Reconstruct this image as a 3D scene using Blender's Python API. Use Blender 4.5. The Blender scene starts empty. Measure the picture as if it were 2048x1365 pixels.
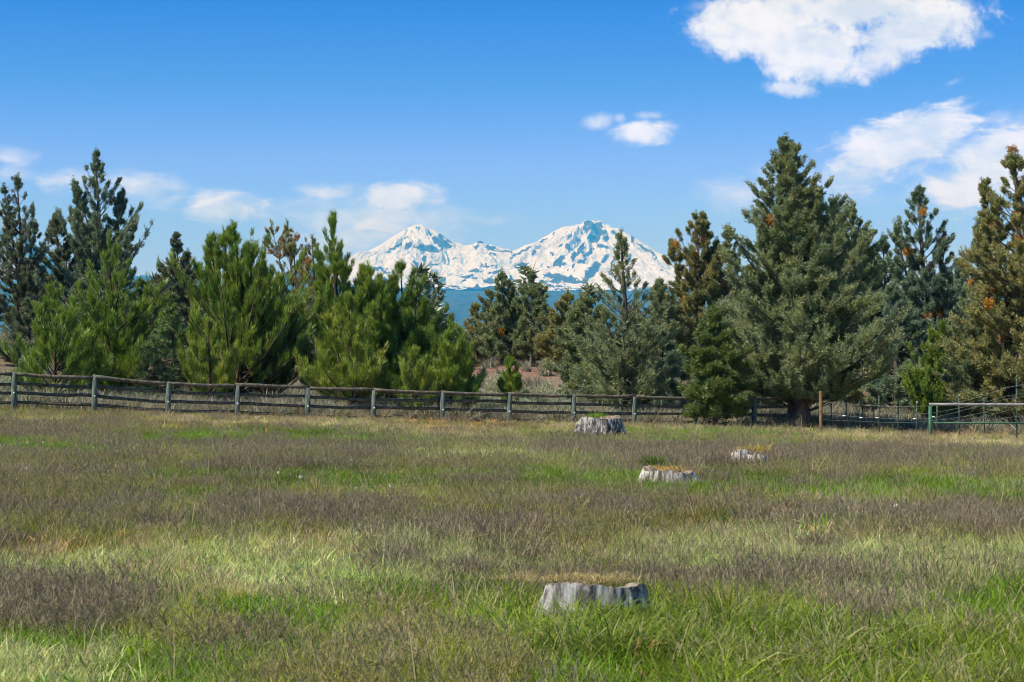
import bpy, math, random
import numpy as np
from mathutils import Vector, Euler

# ------------------------------------------------------------------ scene, camera, light
SC = bpy.context.scene
COL = SC.collection
FPX = 3982.0           # focal length in pixels of the 2048 px wide photograph (70 mm lens)
HOR = 738.0            # row of the horizon
EYE = 1.6

cam_d = bpy.data.cameras.new('camera')
cam = bpy.data.objects.new('camera', cam_d)
COL.objects.link(cam)
cam.location = (0, 0, EYE)
cam_d.sensor_width = 36.0
cam_d.lens = 70.0
cam.rotation_euler = (math.radians(90) + math.atan((HOR - 682.5) / FPX), 0, 0)
cam_d.clip_start = 0.1
cam_d.clip_end = 120000
cam_d.dof.use_dof = True
cam_d.dof.focus_distance = 62.0
cam_d.dof.aperture_fstop = 9.0
SC.camera = cam

SUN_EL = math.radians(50)
SUN_AZ = math.radians(-121)       # measured from +Y (the view) towards +X: the sun stands to the left
sdir = Vector((math.sin(SUN_AZ) * math.cos(SUN_EL), math.cos(SUN_AZ) * math.cos(SUN_EL), math.sin(SUN_EL)))
sun_d = bpy.data.lights.new('sun', 'SUN')
sun_d.energy = 5.0
sun_d.angle = math.radians(0.5)
sun_d.color = (1.0, 0.955, 0.88)
sun = bpy.data.objects.new('sun', sun_d)
COL.objects.link(sun)
sun.rotation_euler = (-sdir).to_track_quat('-Z', 'Y').to_euler()
sun.location = (-50, 0, 60)

SC.view_settings.view_transform = 'Standard'
SC.view_settings.look = 'None'
SC.view_settings.exposure = 0.45
SC.view_settings.gamma = 1.0
SC.view_settings.use_curve_mapping = False
SC.render.engine = 'CYCLES'
cy = SC.cycles
cy.use_denoising = True
try:
    cy.denoising_prefilter = 'ACCURATE'
    cy.denoising_input_passes = 'RGB_ALBEDO_NORMAL'
except Exception:
    pass
SC.cycles.filter_width = 1.0
cy.max_bounces = 6
cy.diffuse_bounces = 3
cy.glossy_bounces = 1
cy.transmission_bounces = 3
cy.transparent_max_bounces = 4
cy.volume_bounces = 0
cy.caustics_reflective = False
cy.caustics_refractive = False

SKY_STR = 0.088
world = bpy.data.worlds.new('World')
SC.world = world
world.use_nodes = True


class NT:
    """small helper to write node trees"""
    def __init__(self, tree):
        self.t = tree
        tree.nodes.clear()

    def n(self, typ, ins=None, **props):
        nd = self.t.nodes.new(typ)
        for k, v in props.items():
            setattr(nd, k, v)
        if ins:
            for k, v in ins.items():
                s = nd.inputs[k]
                if isinstance(v, bpy.types.NodeSocket):
                    self.t.links.new(v, s)
                else:
                    s.default_value = v
        return nd

    def math(self, op, a, b=0.0, c=0.0, clamp=False):
        nd = self.n('ShaderNodeMath', {0: a, 1: b, 2: c}, operation=op)
        nd.use_clamp = clamp
        return nd.outputs[0]

    def mix(self, f, a, b, blend='MIX'):
        nd = self.n('ShaderNodeMix', data_type='RGBA', blend_type=blend)
        for s, v in ((nd.inputs[0], f), (nd.inputs[6], a), (nd.inputs[7], b)):
            if isinstance(v, bpy.types.NodeSocket):
                self.t.links.new(v, s)
            elif isinstance(v, (int, float)):
                s.default_value = v
            else:
                s.default_value = (*v, 1.0)
        return nd.outputs[2]

    def noise(self, vec, scale, detail=4, rough=0.55, dist=0.0, dims='3D'):
        nd = self.n('ShaderNodeTexNoise', {'Scale': scale, 'Detail': detail, 'Roughness': rough, 'Distortion': dist}, noise_dimensions=dims)
        if vec is not None:
            self.t.links.new(vec, nd.inputs['Vector'])
        return nd.outputs['Fac']

    def ramp(self, val, lo, hi, a=0.0, b=1.0, smooth=True):
        nd = self.n('ShaderNodeMapRange', {0: val, 1: lo, 2: hi, 3: a, 4: b}, interpolation_type='SMOOTHSTEP' if smooth else 'LINEAR')
        return nd.outputs[0]


def build_world():
    T = NT(world.node_tree)
    sky = T.n('ShaderNodeTexSky', sky_type='NISHITA')
    sky.sun_disc = False
    sky.sun_elevation = SUN_EL
    sky.sun_rotation = SUN_AZ
    sky.altitude = 1000
    sky.air_density = 1.0
    sky.dust_density = 0.15
    sky.ozone_density = 2.5
    hs = T.n('ShaderNodeHueSaturation', {'Hue': 0.495, 'Saturation': 1.1, 'Value': 1.0, 'Fac': 1.0, 'Color': sky.outputs[0]})
    zdir = T.n('ShaderNodeSeparateXYZ', {0: T.n('ShaderNodeTexCoord').outputs['Generated']}).outputs[2]
    def zramp(stops, k):
        nd = T.n('ShaderNodeValToRGB', {0: T.ramp(zdir, 0.0, 0.5, smooth=False)})
        el = nd.color_ramp.elements
        while len(el) < len(stops):
            el.new(.5)
        for e_, (z_, c_) in zip(el, stops):
            e_.position = z_ / .5
            e_.color = (*[q / k for q in c_], 1)
        return T.mix(1.0, nd.outputs[0], (k, k, k), 'MULTIPLY')
    skyc = T.mix(1.0, hs.outputs[0], zramp([(0.0, (.65, .85, 2.0)), (.081, (.62, .80, 2.75)), (.104, (.60, .71, 2.35)), (.1415, (.30, .53, 1.65)), (.182, (.12, .37, 1.42)), (.26, (.2, .44, 1.2)), (.45, (.40, .64, 1.0))], 4.0), 'MULTIPLY')
    cloudtone = zramp([(0.0, (.93, 1.15, 2.0)), (.08, (.86, 1.14, 2.35)), (.18, (.95, 1.07, 1.3)), (.4, (.95, .97, 1.0))], 2.0)
    # clouds: fixed by direction, far away; u = x/y and v = z/y of the view direction in thousandths
    tc = T.n('ShaderNodeTexCoord')
    sp = T.n('ShaderNodeSeparateXYZ', {0: tc.outputs['Generated']})
    yy = T.math('MAXIMUM', sp.outputs[1], 0.05)
    u = T.math('DIVIDE', sp.outputs[0], yy)
    v = T.math('DIVIDE', sp.outputs[2], yy)
    uv = T.n('ShaderNodeCombineXYZ', {0: u, 1: v, 2: 0.0}).outputs[0]
    n1 = T.noise(uv, 26.0, 7, 0.58, 0.3)
    n2 = T.noise(uv, 90.0, 6, 0.68, 0.3)
    st = T.n('ShaderNodeMapping', {'Vector': uv, 'Scale': (1.0, 2.6, 1.0), 'Rotation': (0, 0, -0.3)}).outputs[0]
    n3 = T.noise(st, 34.0, 5, 0.6, 0.6)
    n4 = T.noise(uv, 260.0, 4, 0.65, 0.5)
    hf = T.math('ADD', T.math('MULTIPLY', T.math('SUBTRACT', n2, 0.5), 1.0), T.math('MULTIPLY', T.math('SUBTRACT', n4, 0.5), 0.35))
    fb = T.math('ADD', T.math('MULTIPLY', T.math('SUBTRACT', n1, 0.5), 1.7), hf)
    soft = T.math('ADD', T.math('ADD', T.math('MULTIPLY', T.math('SUBTRACT', n3, 0.5), 2.0), T.math('MULTIPLY', T.math('SUBTRACT', n1, 0.5), .8)), T.math('MULTIPLY', hf, 0.5))
    # (column, row, half-width, half-height, tilt in degrees, opacity, softness, sort of edge)
    C = [
        (1560, 62, 165, 66, 4, 1, .32, 0), (1462, 62, 88, 66, 0, 1, .36, 0), (1640, 105, 120, 78, -4, 1, .34, 0), (1830, 62, 150, 66, -16, 1, .36, 0),
        (1720, 8, 205, 66, 0, 1, .30, 0), (1585, 178, 75, 18, 4, .9, .5, 0), (1770, 110, 120, 40, -16, .9, .6, 0), (1880, 10, 90, 28, 0, .8, .6, 0), (1400, 12, 30, 16, 0, .5, .9, 0),
        (1192, 243, 36, 17, -10, .75, .8, 0), (1286, 266, 56, 21, -4, 1, .5, 1), (1306, 230, 36, 11, 0, .75, .9, 0), (1240, 236, 15, 11, 0, .5, .9, 0),
        (1905, 165, 34, 10, -25, .5, 1.0, 0), (1974, 68, 20, 12, 0, .5, 1.0, 0), (1995, 228, 32, 8, -4, .4, 1.0, 1),
        (1800, 292, 140, 54, -22, 1, .35, 1), (1730, 345, 125, 38, -14, .85, .7, 1), (1850, 275, 90, 42, 5, .9, .6, 1), (1715, 290, 40, 18, 0, .5, .9, 0),
        (2010, 312, 165, 60, -26, 1, .4, 1), (2060, 280, 100, 60, 0, .9, .6, 1),
        (1490, 388, 95, 34, 0, .62, 1.0, 1), (1535, 343, 36, 16, 0, .5, 1., 1), (1680, 395, 100, 20, 0, .35, 1.2, 1),
        (6, 312, 62, 22, 8, .8, .9, 1), (10, 345, 66, 20, 6, .5, 1.0, 1), (142, 360, 60, 26, 0, .9, .7, 1), (285, 378, 80, 34, 8, .95, .65, 1), (345, 396, 40, 14, -20, .8, .9, 1),
        (448, 412, 72, 30, 4, .95, .6, 1), (495, 402, 30, 14, 0, .6, .9, 1), (668, 384, 70, 19, 2, .85, .8, 1), (790, 396, 92, 24, 0, .95, .5, 1),
        (735, 440, 170, 58, 0, .9, .9, 1), (865, 438, 90, 34, 0, .6, 1.0, 1), (975, 441, 66, 13, 0, .45, 1.0, 1), (640, 490, 150, 60, 0, .25, 1.4, 1)]
    dens = None
    for (cx, cyy, a, b, rot, op, sf, kind) in C:
        k = 1.4 if kind else 1.14
        mp = T.n('ShaderNodeMapping', {'Vector': uv, 'Location': ((cx - 1024) / FPX, (HOR - cyy) / FPX, 0), 'Rotation': (0, 0, -math.radians(rot)), 'Scale': (k * a / FPX, k * b / FPX, 1)}, vector_type='TEXTURE')
        ln = T.n('ShaderNodeVectorMath', {0: mp.outputs[0]}, operation='LENGTH').outputs['Value']
        f = T.math('ADD', T.math('SUBTRACT', 1.06 if kind else 1.0, ln), T.math('MULTIPLY', soft, .78) if kind else fb)
        d = T.ramp(f, 0.0, sf * 1.25 + .12, 0.0, op)
        dens = d if dens is None else T.math('MAXIMUM', dens, d)
    front = T.ramp(sp.outputs[1], 0.3, 0.5)
    dens = T.math('MULTIPLY', dens, front)
    shade = T.ramp(T.math('ADD', T.math('ADD', T.math('MULTIPLY', n1, .45), T.math('MULTIPLY', n3, .35)), T.math('MULTIPLY', n2, .2)), 0.42, 0.60)
    k = 1.0 / SKY_STR / 2 ** SC.view_settings.exposure
    cc = T.mix(shade, (0.70 * k, 0.77 * k, 0.88 * k), (1.0 * k, 1.0 * k, 1.0 * k))
    cc = T.mix(1.0, cc, cloudtone, 'MULTIPLY')
    colr = T.mix(dens, skyc, cc)
    bg = T.n('ShaderNodeBackground', {'Color': colr, 'Strength': SKY_STR})
    out = T.n('ShaderNodeOutputWorld', {'Surface': bg.outputs[0]})


build_world()

# ------------------------------------------------------------------ helpers
R0 = np.random.default_rng(7)


def sstep(a, b, x):
    t = np.clip((np.asarray(x, float) - a) / (b - a), 0, 1)
    return t * t * (3 - 2 * t)


def _hash(ix, iy, seed):
    h = (ix.astype(np.int64) * 374761393 + iy.astype(np.int64) * 668265263 + seed * 1442695041) & 0xffffffff
    h = ((h ^ (h >> 13)) * 1274126177) & 0xffffffff
    h = h ^ (h >> 16)
    return (h & 0xffff) / 65535.0


def vnoise(x, y, seed=0):
    x = np.asarray(x, float); y = np.asarray(y, float)
    ix = np.floor(x); iy = np.floor(y)
    fx = x - ix; fy = y - iy
    fx = fx * fx * (3 - 2 * fx); fy = fy * fy * (3 - 2 * fy)
    a = _hash(ix, iy, seed); b = _hash(ix + 1, iy, seed)
    c = _hash(ix, iy + 1, seed); d = _hash(ix + 1, iy + 1, seed)
    return (a * (1 - fx) + b * fx) * (1 - fy) + (c * (1 - fx) + d * fx) * fy


def fbm(x, y, seed=0, octs=4, gain=0.5):
    s = 0; a = 1; t = 0
    for i in range(octs):
        s = s + a * vnoise(x * 2 ** i + 13.7 * i, y * 2 ** i + 7.1 * i, seed + i)
        t += a; a *= gain
    return s / t


def ridged(x, y, seed=0, octs=5, gain=0.55):
    s = 0; a = 1; t = 0
    for i in range(octs):
        s = s + a * (1 - np.abs(2 * vnoise(x * 2 ** i + 3.3 * i, y * 2 ** i + 9.1 * i, seed + i) - 1))
        t += a; a *= gain
    return s / t


def mesh_np(name, V, F, mat, parent=None, attrs=None, smooth=False, mats=None, mat_idx=None):
    """V (N,3); F (M,k) all faces with the same number of corners, or a list of such arrays"""
    me = bpy.data.meshes.new(name)
    Fs = F if isinstance(F, list) else [F]
    Fs = [np.asarray(f, np.int32) for f in Fs if len(f)]
    V = np.ascontiguousarray(V, np.float32)
    me.vertices.add(len(V)); me.vertices.foreach_set('co', V.ravel())
    nl = sum(f.size for f in Fs); nf = sum(len(f) for f in Fs)
    me.loops.add(nl); me.loops.foreach_set('vertex_index', np.concatenate([f.ravel() for f in Fs]))
    me.polygons.add(nf)
    tot = np.concatenate([np.full(len(f), f.shape[1], np.int32) for f in Fs])
    st = np.concatenate([[0], np.cumsum(tot)[:-1]]).astype(np.int32)
    me.polygons.foreach_set('loop_start', st)
    if smooth:
        me.polygons.foreach_set('use_smooth', np.ones(nf, bool))
    for m in (mats or [mat]):
        me.materials.append(m)
    if mat_idx is not None:
        me.polygons.foreach_set('material_index', np.asarray(mat_idx, np.int32))
    me.update(calc_edges=True)
    for an, (typ, dom, arr) in (attrs or {}).items():
        at = me.attributes.new(an, typ, dom)
        if typ == 'FLOAT':
            at.data.foreach_set('value', np.ascontiguousarray(arr, np.float32).ravel())
        elif typ == 'FLOAT_COLOR':
            at.data.foreach_set('color', np.ascontiguousarray(arr, np.float32).ravel())
        elif typ == 'FLOAT_VECTOR':
            at.data.foreach_set('vector', np.ascontiguousarray(arr, np.float32).ravel())
        elif typ == 'INT':
            at.data.foreach_set('value', np.ascontiguousarray(arr, np.int32).ravel())
    o = bpy.data.objects.new(name, me)
    COL.objects.link(o)
    if parent is not None:
        o.parent = parent
    return o


def tag(o, label=None, cat=None, group=None, kind=None):
    for k, v in (('label', label), ('category', cat), ('group', group), ('kind', kind)):
        if v:
            o[k] = v
    return o


def empty(name, loc, label, cat, group=None, rz=0.0):
    o = bpy.data.objects.new(name, None)
    COL.objects.link(o)
    o.location = loc
    o.rotation_euler = (0, 0, rz)
    o.empty_display_size = 0.3
    return tag(o, label, cat, group)


def unit(v):
    return v / np.maximum(np.linalg.norm(v, axis=-1, keepdims=True), 1e-9)


def tubes(P, R, sides=5, caps=False):
    """P (B,K,3) centre lines, R (B,K) radii -> V, F"""
    P = np.asarray(P, float); R = np.asarray(R, float)
    B, K, _ = P.shape
    T = np.gradient(P, axis=1)
    T = unit(T)
    ref = np.where(np.abs(T[..., 2:3]) > 0.9, np.array([1.0, 0, 0]), np.array([0, 0, 1.0]))
    A = unit(np.cross(T, ref)); Bn = np.cross(T, A)
    an = np.linspace(0, 2 * np.pi, sides, endpoint=False)
    ring = A[:, :, None, :] * np.cos(an)[None, None, :, None] + Bn[:, :, None, :] * np.sin(an)[None, None, :, None]
    V = P[:, :, None, :] + ring * R[:, :, None, None]
    idx = np.arange(B * K * sides).reshape(B, K, sides)
    a = idx[:, :-1]; b = idx[:, 1:]
    F = np.stack([a, np.roll(a, -1, 2), np.roll(b, -1, 2), b], -1).reshape(-1, 4)
    V = V.reshape(-1, 3)
    if caps:
        return V, [F, idx[:, -1, :].reshape(B, sides), idx[:, 0, ::-1].reshape(B, sides)]
    return V, F


class Acc:
    """collects pieces of one mesh"""
    def __init__(self):
        self.V = []; self.F = {}; self.n = 0

    def add(self, V, F):
        for f in (F if isinstance(F, list) else [F]):
            f = np.asarray(f)
            if f.size:
                self.F.setdefault(f.shape[1], []).append(f + self.n)
        self.V.append(np.asarray(V, float)); self.n += len(V)

    def obj(self, name, mat, parent=None, smooth=False):
        return mesh_np(name, np.concatenate(self.V), [np.concatenate(f) for f in self.F.values()], mat, parent, smooth=smooth)


# ------------------------------------------------------------------ materials
def new_mat(name):
    m = bpy.data.materials.new(name)
    m.use_nodes = True
    return m, NT(m.node_tree)


def leaf_mat(name, base, var, transl=0.22, inst=False, dark=0.5):
    """foliage: base colour varied leaf by leaf towards var, partly translucent"""
    m, T = new_mat(name)
    at = T.n('ShaderNodeAttribute', attribute_name='tint').outputs['Fac']
    oi = T.n('ShaderNodeObjectInfo').outputs['Random']
    c = T.mix(at, base, var)
    geo = T.n('ShaderNodeNewGeometry').outputs['Position']
    nz = T.noise(geo, 0.9, 3, 0.6)
    c = T.mix(T.ramp(nz, .35, .65), c, T.mix(1.0, c, (0.72, 0.86, 0.95), 'MULTIPLY'))
    c = T.mix(1.0, c, (1.9, 1.8, 1.45), 'MULTIPLY')
    df = T.n('ShaderNodeBsdfDiffuse', {'Color': c, 'Roughness': 0.6}).outputs[0]
    tr = T.n('ShaderNodeBsdfTranslucent', {'Color': T.mix(1.0, c, (1.25, 1.35, 0.6), 'MULTIPLY')}).outputs[0]
    ms = T.n('ShaderNodeMixShader', {0: transl, 1: df, 2: tr}).outputs[0]
    gl = T.n('ShaderNodeBsdfGlossy', {'Color': (0.9, 0.95, 1, 1), 'Roughness': 0.45}).outputs[0]
    ms = T.n('ShaderNodeMixShader', {0: 0.04, 1: ms, 2: gl}).outputs[0]
    T.n('ShaderNodeOutputMaterial', {'Surface': ms})
    return m


def rough_mat(name, c1, c2, scale=6.0, stretch=(1, 1, 1), bump=0.4, rough=0.9, c3=None, detail=6, lo=.38, hi=.62, bd=0.02):
    m, T = new_mat(name)
    tc = T.n('ShaderNodeTexCoord').outputs['Object']
    mp = T.n('ShaderNodeMapping', {'Vector': tc, 'Scale': stretch}).outputs[0]
    nz = T.noise(mp, scale, detail, 0.6)
    c = T.mix(T.ramp(nz, lo, hi), c1, c2)
    if c3:
        n2 = T.noise(mp, scale * 0.35, 3, 0.5)
        c = T.mix(T.ramp(n2, .5, .66), c, c3)
    bp = T.n('ShaderNodeBump', {'Strength': bump, 'Distance': bd, 'Height': nz}).outputs[0]
    bs = T.n('ShaderNodeBsdfPrincipled', {'Base Color': c, 'Roughness': rough, 'Normal': bp})
    bs.inputs['Specular IOR Level'].default_value = 0.2
    T.n('ShaderNodeOutputMaterial', {'Surface': bs.outputs[0]})
    return m


M_BARK = rough_mat('juniper_bark', (0.055, 0.042, 0.034), (0.17, 0.13, 0.105), 5, (3, 3, 0.4), 0.8)
M_PBARK = rough_mat('pine_bark', (0.045, 0.033, 0.026), (0.15, 0.10, 0.07), 6, (2.5, 2.5, 0.6), 0.8)
M_DEAD = rough_mat('dead_wood', (0.24, 0.22, 0.20), (0.42, 0.39, 0.36), 8, (3, 3, .4), 0.4)
M_JUN = leaf_mat('juniper_foliage', (0.105, 0.135, 0.085), (0.225, 0.245, 0.135))
M_JUNB = leaf_mat('blue_juniper_foliage', (0.090, 0.130, 0.105), (0.20, 0.25, 0.19))
M_JUND = leaf_mat('dark_juniper_foliage', (0.070, 0.092, 0.068), (0.165, 0.185, 0.125))
M_JUNG = leaf_mat('young_juniper_foliage', (0.06, 0.09, 0.028), (0.145, 0.175, 0.052))
M_JUNBR = leaf_mat('bright_juniper_foliage', (0.09, 0.14, 0.03), (0.19, 0.25, 0.05))
M_JUNO = leaf_mat('brownish_juniper_foliage', (0.13, 0.14, 0.07), (0.27, 0.24, 0.10))
M_ORANGE = leaf_mat('orange_clump', (0.22, 0.11, 0.018), (0.40, 0.20, 0.03))
M_BROWNC = leaf_mat('brown_clump', (0.16, 0.085, 0.04), (0.33, 0.19, 0.08))
M_PINE = leaf_mat('pine_needles', (0.060, 0.105, 0.020), (0.245, 0.32, 0.055), 0.2)
M_PINED = leaf_mat('dark_pine_needles', (0.045, 0.085, 0.020), (0.20, 0.27, 0.05), 0.2)
M_PINEY = leaf_mat('yellow_green_pine_needles', (0.09, 0.125, 0.022), (0.30, 0.34, 0.058), 0.2)
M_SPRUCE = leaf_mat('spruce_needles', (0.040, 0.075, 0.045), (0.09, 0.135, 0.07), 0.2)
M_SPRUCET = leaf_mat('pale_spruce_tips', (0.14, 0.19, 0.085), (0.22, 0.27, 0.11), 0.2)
M_SAGE = leaf_mat('sagebrush_leaves', (0.20, 0.21, 0.175), (0.34, 0.35, 0.29), 0.2)
M_FENCE = rough_mat('weathered_fence_wood', (0.065, 0.062, 0.045), (0.18, 0.155, 0.115), 9, (1, 1, 1), 0.5, c3=(0.10, 0.11, 0.085))
M_POST = rough_mat('greenish_post_wood', (0.065, 0.088, 0.078), (0.155, 0.19, 0.165), 7, (3, 3, .5), 0.5)
M_BROWNPOST = rough_mat('brown_post_wood', (0.13, 0.075, 0.035), (0.26, 0.155, 0.075), 7, (3, 3, .5), 0.4)
M_TPOST = rough_mat('dark_green_steel', (0.03, 0.055, 0.045), (0.08, 0.13, 0.10), 9, (1, 1, 1), 0.2, 0.6)
M_GREENPIPE = rough_mat('green_painted_steel', (0.035, 0.11, 0.07), (0.07, 0.17, 0.10), 9, (1, 1, 1), 0.2, 0.6)
M_GREYPIPE = rough_mat('galvanised_pipe', (0.20, 0.20, 0.21), (0.32, 0.31, 0.32), 6, (1, 1, 1), 0.1, 0.5)
M_WIRE = rough_mat('galvanised_wire', (0.16, 0.20, 0.18), (0.28, 0.31, 0.29), 6, (1, 1, 1), 0.0, 0.45)
M_WHITE = rough_mat('white_plastic', (0.72, 0.74, 0.74), (0.8, 0.8, 0.8), 6, (1, 1, 1), 0.0, 0.5)
M_ROCK = rough_mat('tan_rock', (0.24, 0.17, 0.12), (0.48, 0.38, 0.29), 5, (1, 1, 1), 0.8, c3=(0.5, 0.45, 0.38))
M_ROCKD = rough_mat('dark_rock', (0.055, 0.05, 0.045), (0.17, 0.15, 0.13), 6, (1, 1, 1), 0.8)


# ------------------------------------------------------------------ terrain
def zg(X, Y):
    X = np.asarray(X, float); Y = np.asarray(Y, float)
    z = sstep(26, 60, Y) * (-0.24 - 0.033 * np.clip(X, -26, 26))
    zb = np.interp(X, [-60, -24, -16, -8, 0, 4, 10, 25, 60], [3.0, 2.75, 2.0, 1.75, 1.72, 1.6, 0.6, 0.5, 0.8])
    b = sstep(74, 98, Y)
    z = z * (1 - b) + zb * b
    z = z * (1 - sstep(118, 210, Y)) - 3.0 * sstep(118, 210, Y)
    z = z - 35 * sstep(250, 6000, Y)
    nz = (fbm(X * .35, Y * .35, 3, 3) - .5) * .10 + (fbm(X * 1.3, Y * 1.3, 9, 2) - .5) * .04
    hl = (fbm(X / 90, Y / 90, 5, 3) - .5) * 3.0 * sstep(130, 400, np.hypot(X, Y))
    return z + nz * (0.5 + sstep(70, 90, Y) * 1.5) + hl


def at(px, d):
    """ground point at picture column px and distance d"""
    x = (px - 1024) / FPX * d
    return np.array([x, d, float(zg(x, d))])


ROWS = [(600, 'TTTTTTTT'), (846, 'YTTOTTTT'), (856, 'TOTTTYYT'), (864, 'VVGTYGGT'), (872, 'YGGPPGGT'), (884, 'VGGVVVVV'), (900, 'GVVYVVVV'), (912, 'GVVPVVVV'),
        (925, 'VYVPVVVV'), (942, 'YYVYVTYV'), (954, 'VGGYGGYY'), (968, 'VGGGGGGG'), (988, 'YYGGGGGG'), (1006, 'YGYYYYGG'), (1030, 'YVVYVVYV'), (1056, 'VYVYYVVV'),
        (1080, 'YVYVYOVV'), (1094, 'OYTPYPTY'), (1108, 'OPOPTPTP'), (1128, 'PPPPPPPP'), (1152, 'PTPPYPPP'), (1180, 'TPPGVVVP'), (1208, 'VTTGVVPG'),
        (1235, 'VGGVLYVG'), (1265, 'VYGVLLGL'), (1295, 'GYVYLLLL'), (1345, 'PGVYGLLL'), (1500, 'GGVYGLLL')]
CLS = 'GVTYPOL'
CCOL = {'G': (0.155, 0.27, 0.032), 'V': (0.21, 0.20, 0.145), 'T': (0.62, 0.53, 0.33), 'Y': (0.33, 0.36, 0.07), 'P': (0.47, 0.52, 0.25), 'O': (0.56, 0.37, 0.17), 'L': (0.18, 0.25, 0.04)}
CC = np.array([CCOL[c] for c in CLS])
_tab = np.array([[CLS.index(c) for c in r[1]] for r in ROWS])
_ry = np.array([r[0] for r in ROWS], float)


def veg_class(X, Y, rng, jit=1.0):
    """which plants grow at a point of the meadow: patches laid out over the field, with ragged edges"""
    px = 1024 + X / Y * FPX
    py = HOR + EYE / Y * FPX
    py = py + jit * (fbm(X * .45, Y * .25, 21, 3) - .5) * 0.17 * (py - HOR) + rng.normal(0, 1, X.shape) * 0.02 * (py - HOR)
    px = px + jit * (fbm(X * .8, Y * .4, 31, 3) - .5) * 420 + rng.normal(0, 40, X.shape)
    r = np.clip(np.round(np.interp(py, _ry, np.arange(len(_ry)))).astype(int), 0, len(_ry) - 1)
    c = np.clip((px / 256).astype(int), 0, 7)
    k = _tab[r, c]
    # stray patches
    s = fbm(X * 1.1 + 40, Y * 0.7 + 9, 77, 3)
    k = np.where((s > 0.67) & (k == 1), 3, k)
    k = np.where((s < 0.27) & (k != 6), 1, k)
    k = np.where((s > 0.54) & (k == 1) & (rng.random(X.shape) < .7), 0, k)
    sw = rng.random(X.shape)
    k = np.where(sw < 0.10, 0, k)
    k = np.where((sw > 0.90) & (sw < .93), 1, k)
    k = np.where(sw > 0.985, 5, k)
    return k


def build_ground():
    def axis(lo, hi, step, far, ratio=1.35):
        a = list(np.arange(lo, hi + 1e-6, step)); s = step
        pos = a[-1]; up = []
        while pos < far:
            s *= ratio; pos += s; up.append(pos)
        return a, up
    a, up = axis(-36, 36, 0.3, 26000)
    xs = np.array([-u for u in up][::-1] + a + up)
    b, upb = axis(2, 125, 0.3, 26000)
    dn = [2 - (u - 125) for u in upb]
    ys = np.array(dn[::-1] + b + upb)
    X, Y = np.meshgrid(xs, ys)
    Z = zg(X, Y)
    n, m = X.shape
    idx = np.arange(n * m).reshape(n, m)
    F = np.stack([idx[:-1, :-1], idx[:-1, 1:], idx[1:, 1:], idx[1:, :-1]], -1).reshape(-1, 4)
    rng = np.random.default_rng(5)
    Xf = X.ravel(); Yf = Y.ravel()
    k = veg_class(Xf, np.maximum(Yf, 3.0), rng)
    c = CC[k] * 0.62 + 0.38 * np.array([.20, .155, .10])
    soil = np.array([0.17, 0.135, 0.105])
    red = np.array([0.25, 0.135, 0.115])
    w = sstep(70, 78, Yf)[:, None]
    nn = fbm(Xf * .3, Yf * .3, 61, 3)[:, None]
    back = soil * (1 - nn) * 1.2 + np.array([.24, .20, .15]) * nn * 1.0
    wr = (sstep(88, 94, Yf) * (1 - sstep(120, 160, Yf)))[:, None]
    back = back * (1 - wr) + red * wr * (0.75 + .5 * nn)
    c = c * (1 - w) + back * w
    wf = sstep(150, 260, np.hypot(Xf, Yf))[:, None]
    c = c * (1 - wf) + np.array([.13, .125, .085]) * wf
    # bare strip near the wire fence on the right
    pxx = 1024 + Xf / np.maximum(Yf, 3) * FPX
    bare = sstep(1640, 1740, pxx) * sstep(46.5, 48.5, Yf) * (1 - sstep(54, 57, Yf)) * (fbm(Xf * .6, Yf * .9, 15, 3) > .38)
    c = c * (1 - bare[:, None]) + np.array([.5, .40, .29]) * bare[:, None]
    col = np.concatenate([c, np.ones((len(c), 1))], 1)
    m_, T = new_mat('ground_soil')
    vc = T.n('ShaderNodeAttribute', attribute_name='soil').outputs['Color']
    pos = T.n('ShaderNodeNewGeometry').outputs['Position']
    n1 = T.noise(pos, 6.0, 6, 0.7); n2 = T.noise(pos, 0.8, 4, 0.6)
    cc = T.mix(T.ramp(n1, .3, .7), T.mix(1.0, vc, (.55, .52, .48), 'MULTIPLY'), T.mix(1.0, vc, (1.25, 1.22, 1.15), 'MULTIPLY'))
    cc = T.mix(T.ramp(n2, .4, .65, 0, .3), cc, (.20, .17, .12))
    bp = T.n('ShaderNodeBump', {'Strength': 0.9, 'Distance': 0.06, 'Height': n1}).outputs[0]
    bs = T.n('ShaderNodeBsdfDiffuse', {'Color': cc, 'Normal': bp, 'Roughness': 0.9})
    T.n('ShaderNodeOutputMaterial', {'Surface': bs.outputs[0]})
    o = mesh_np('ground', np.stack([Xf, Yf, Z.ravel()], 1), F, m_, attrs={'soil': ('FLOAT_COLOR', 'POINT', col)}, smooth=True)
    tag(o, 'meadow floor running past the fence to the foot of the hills', kind='structure')


build_ground()

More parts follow.
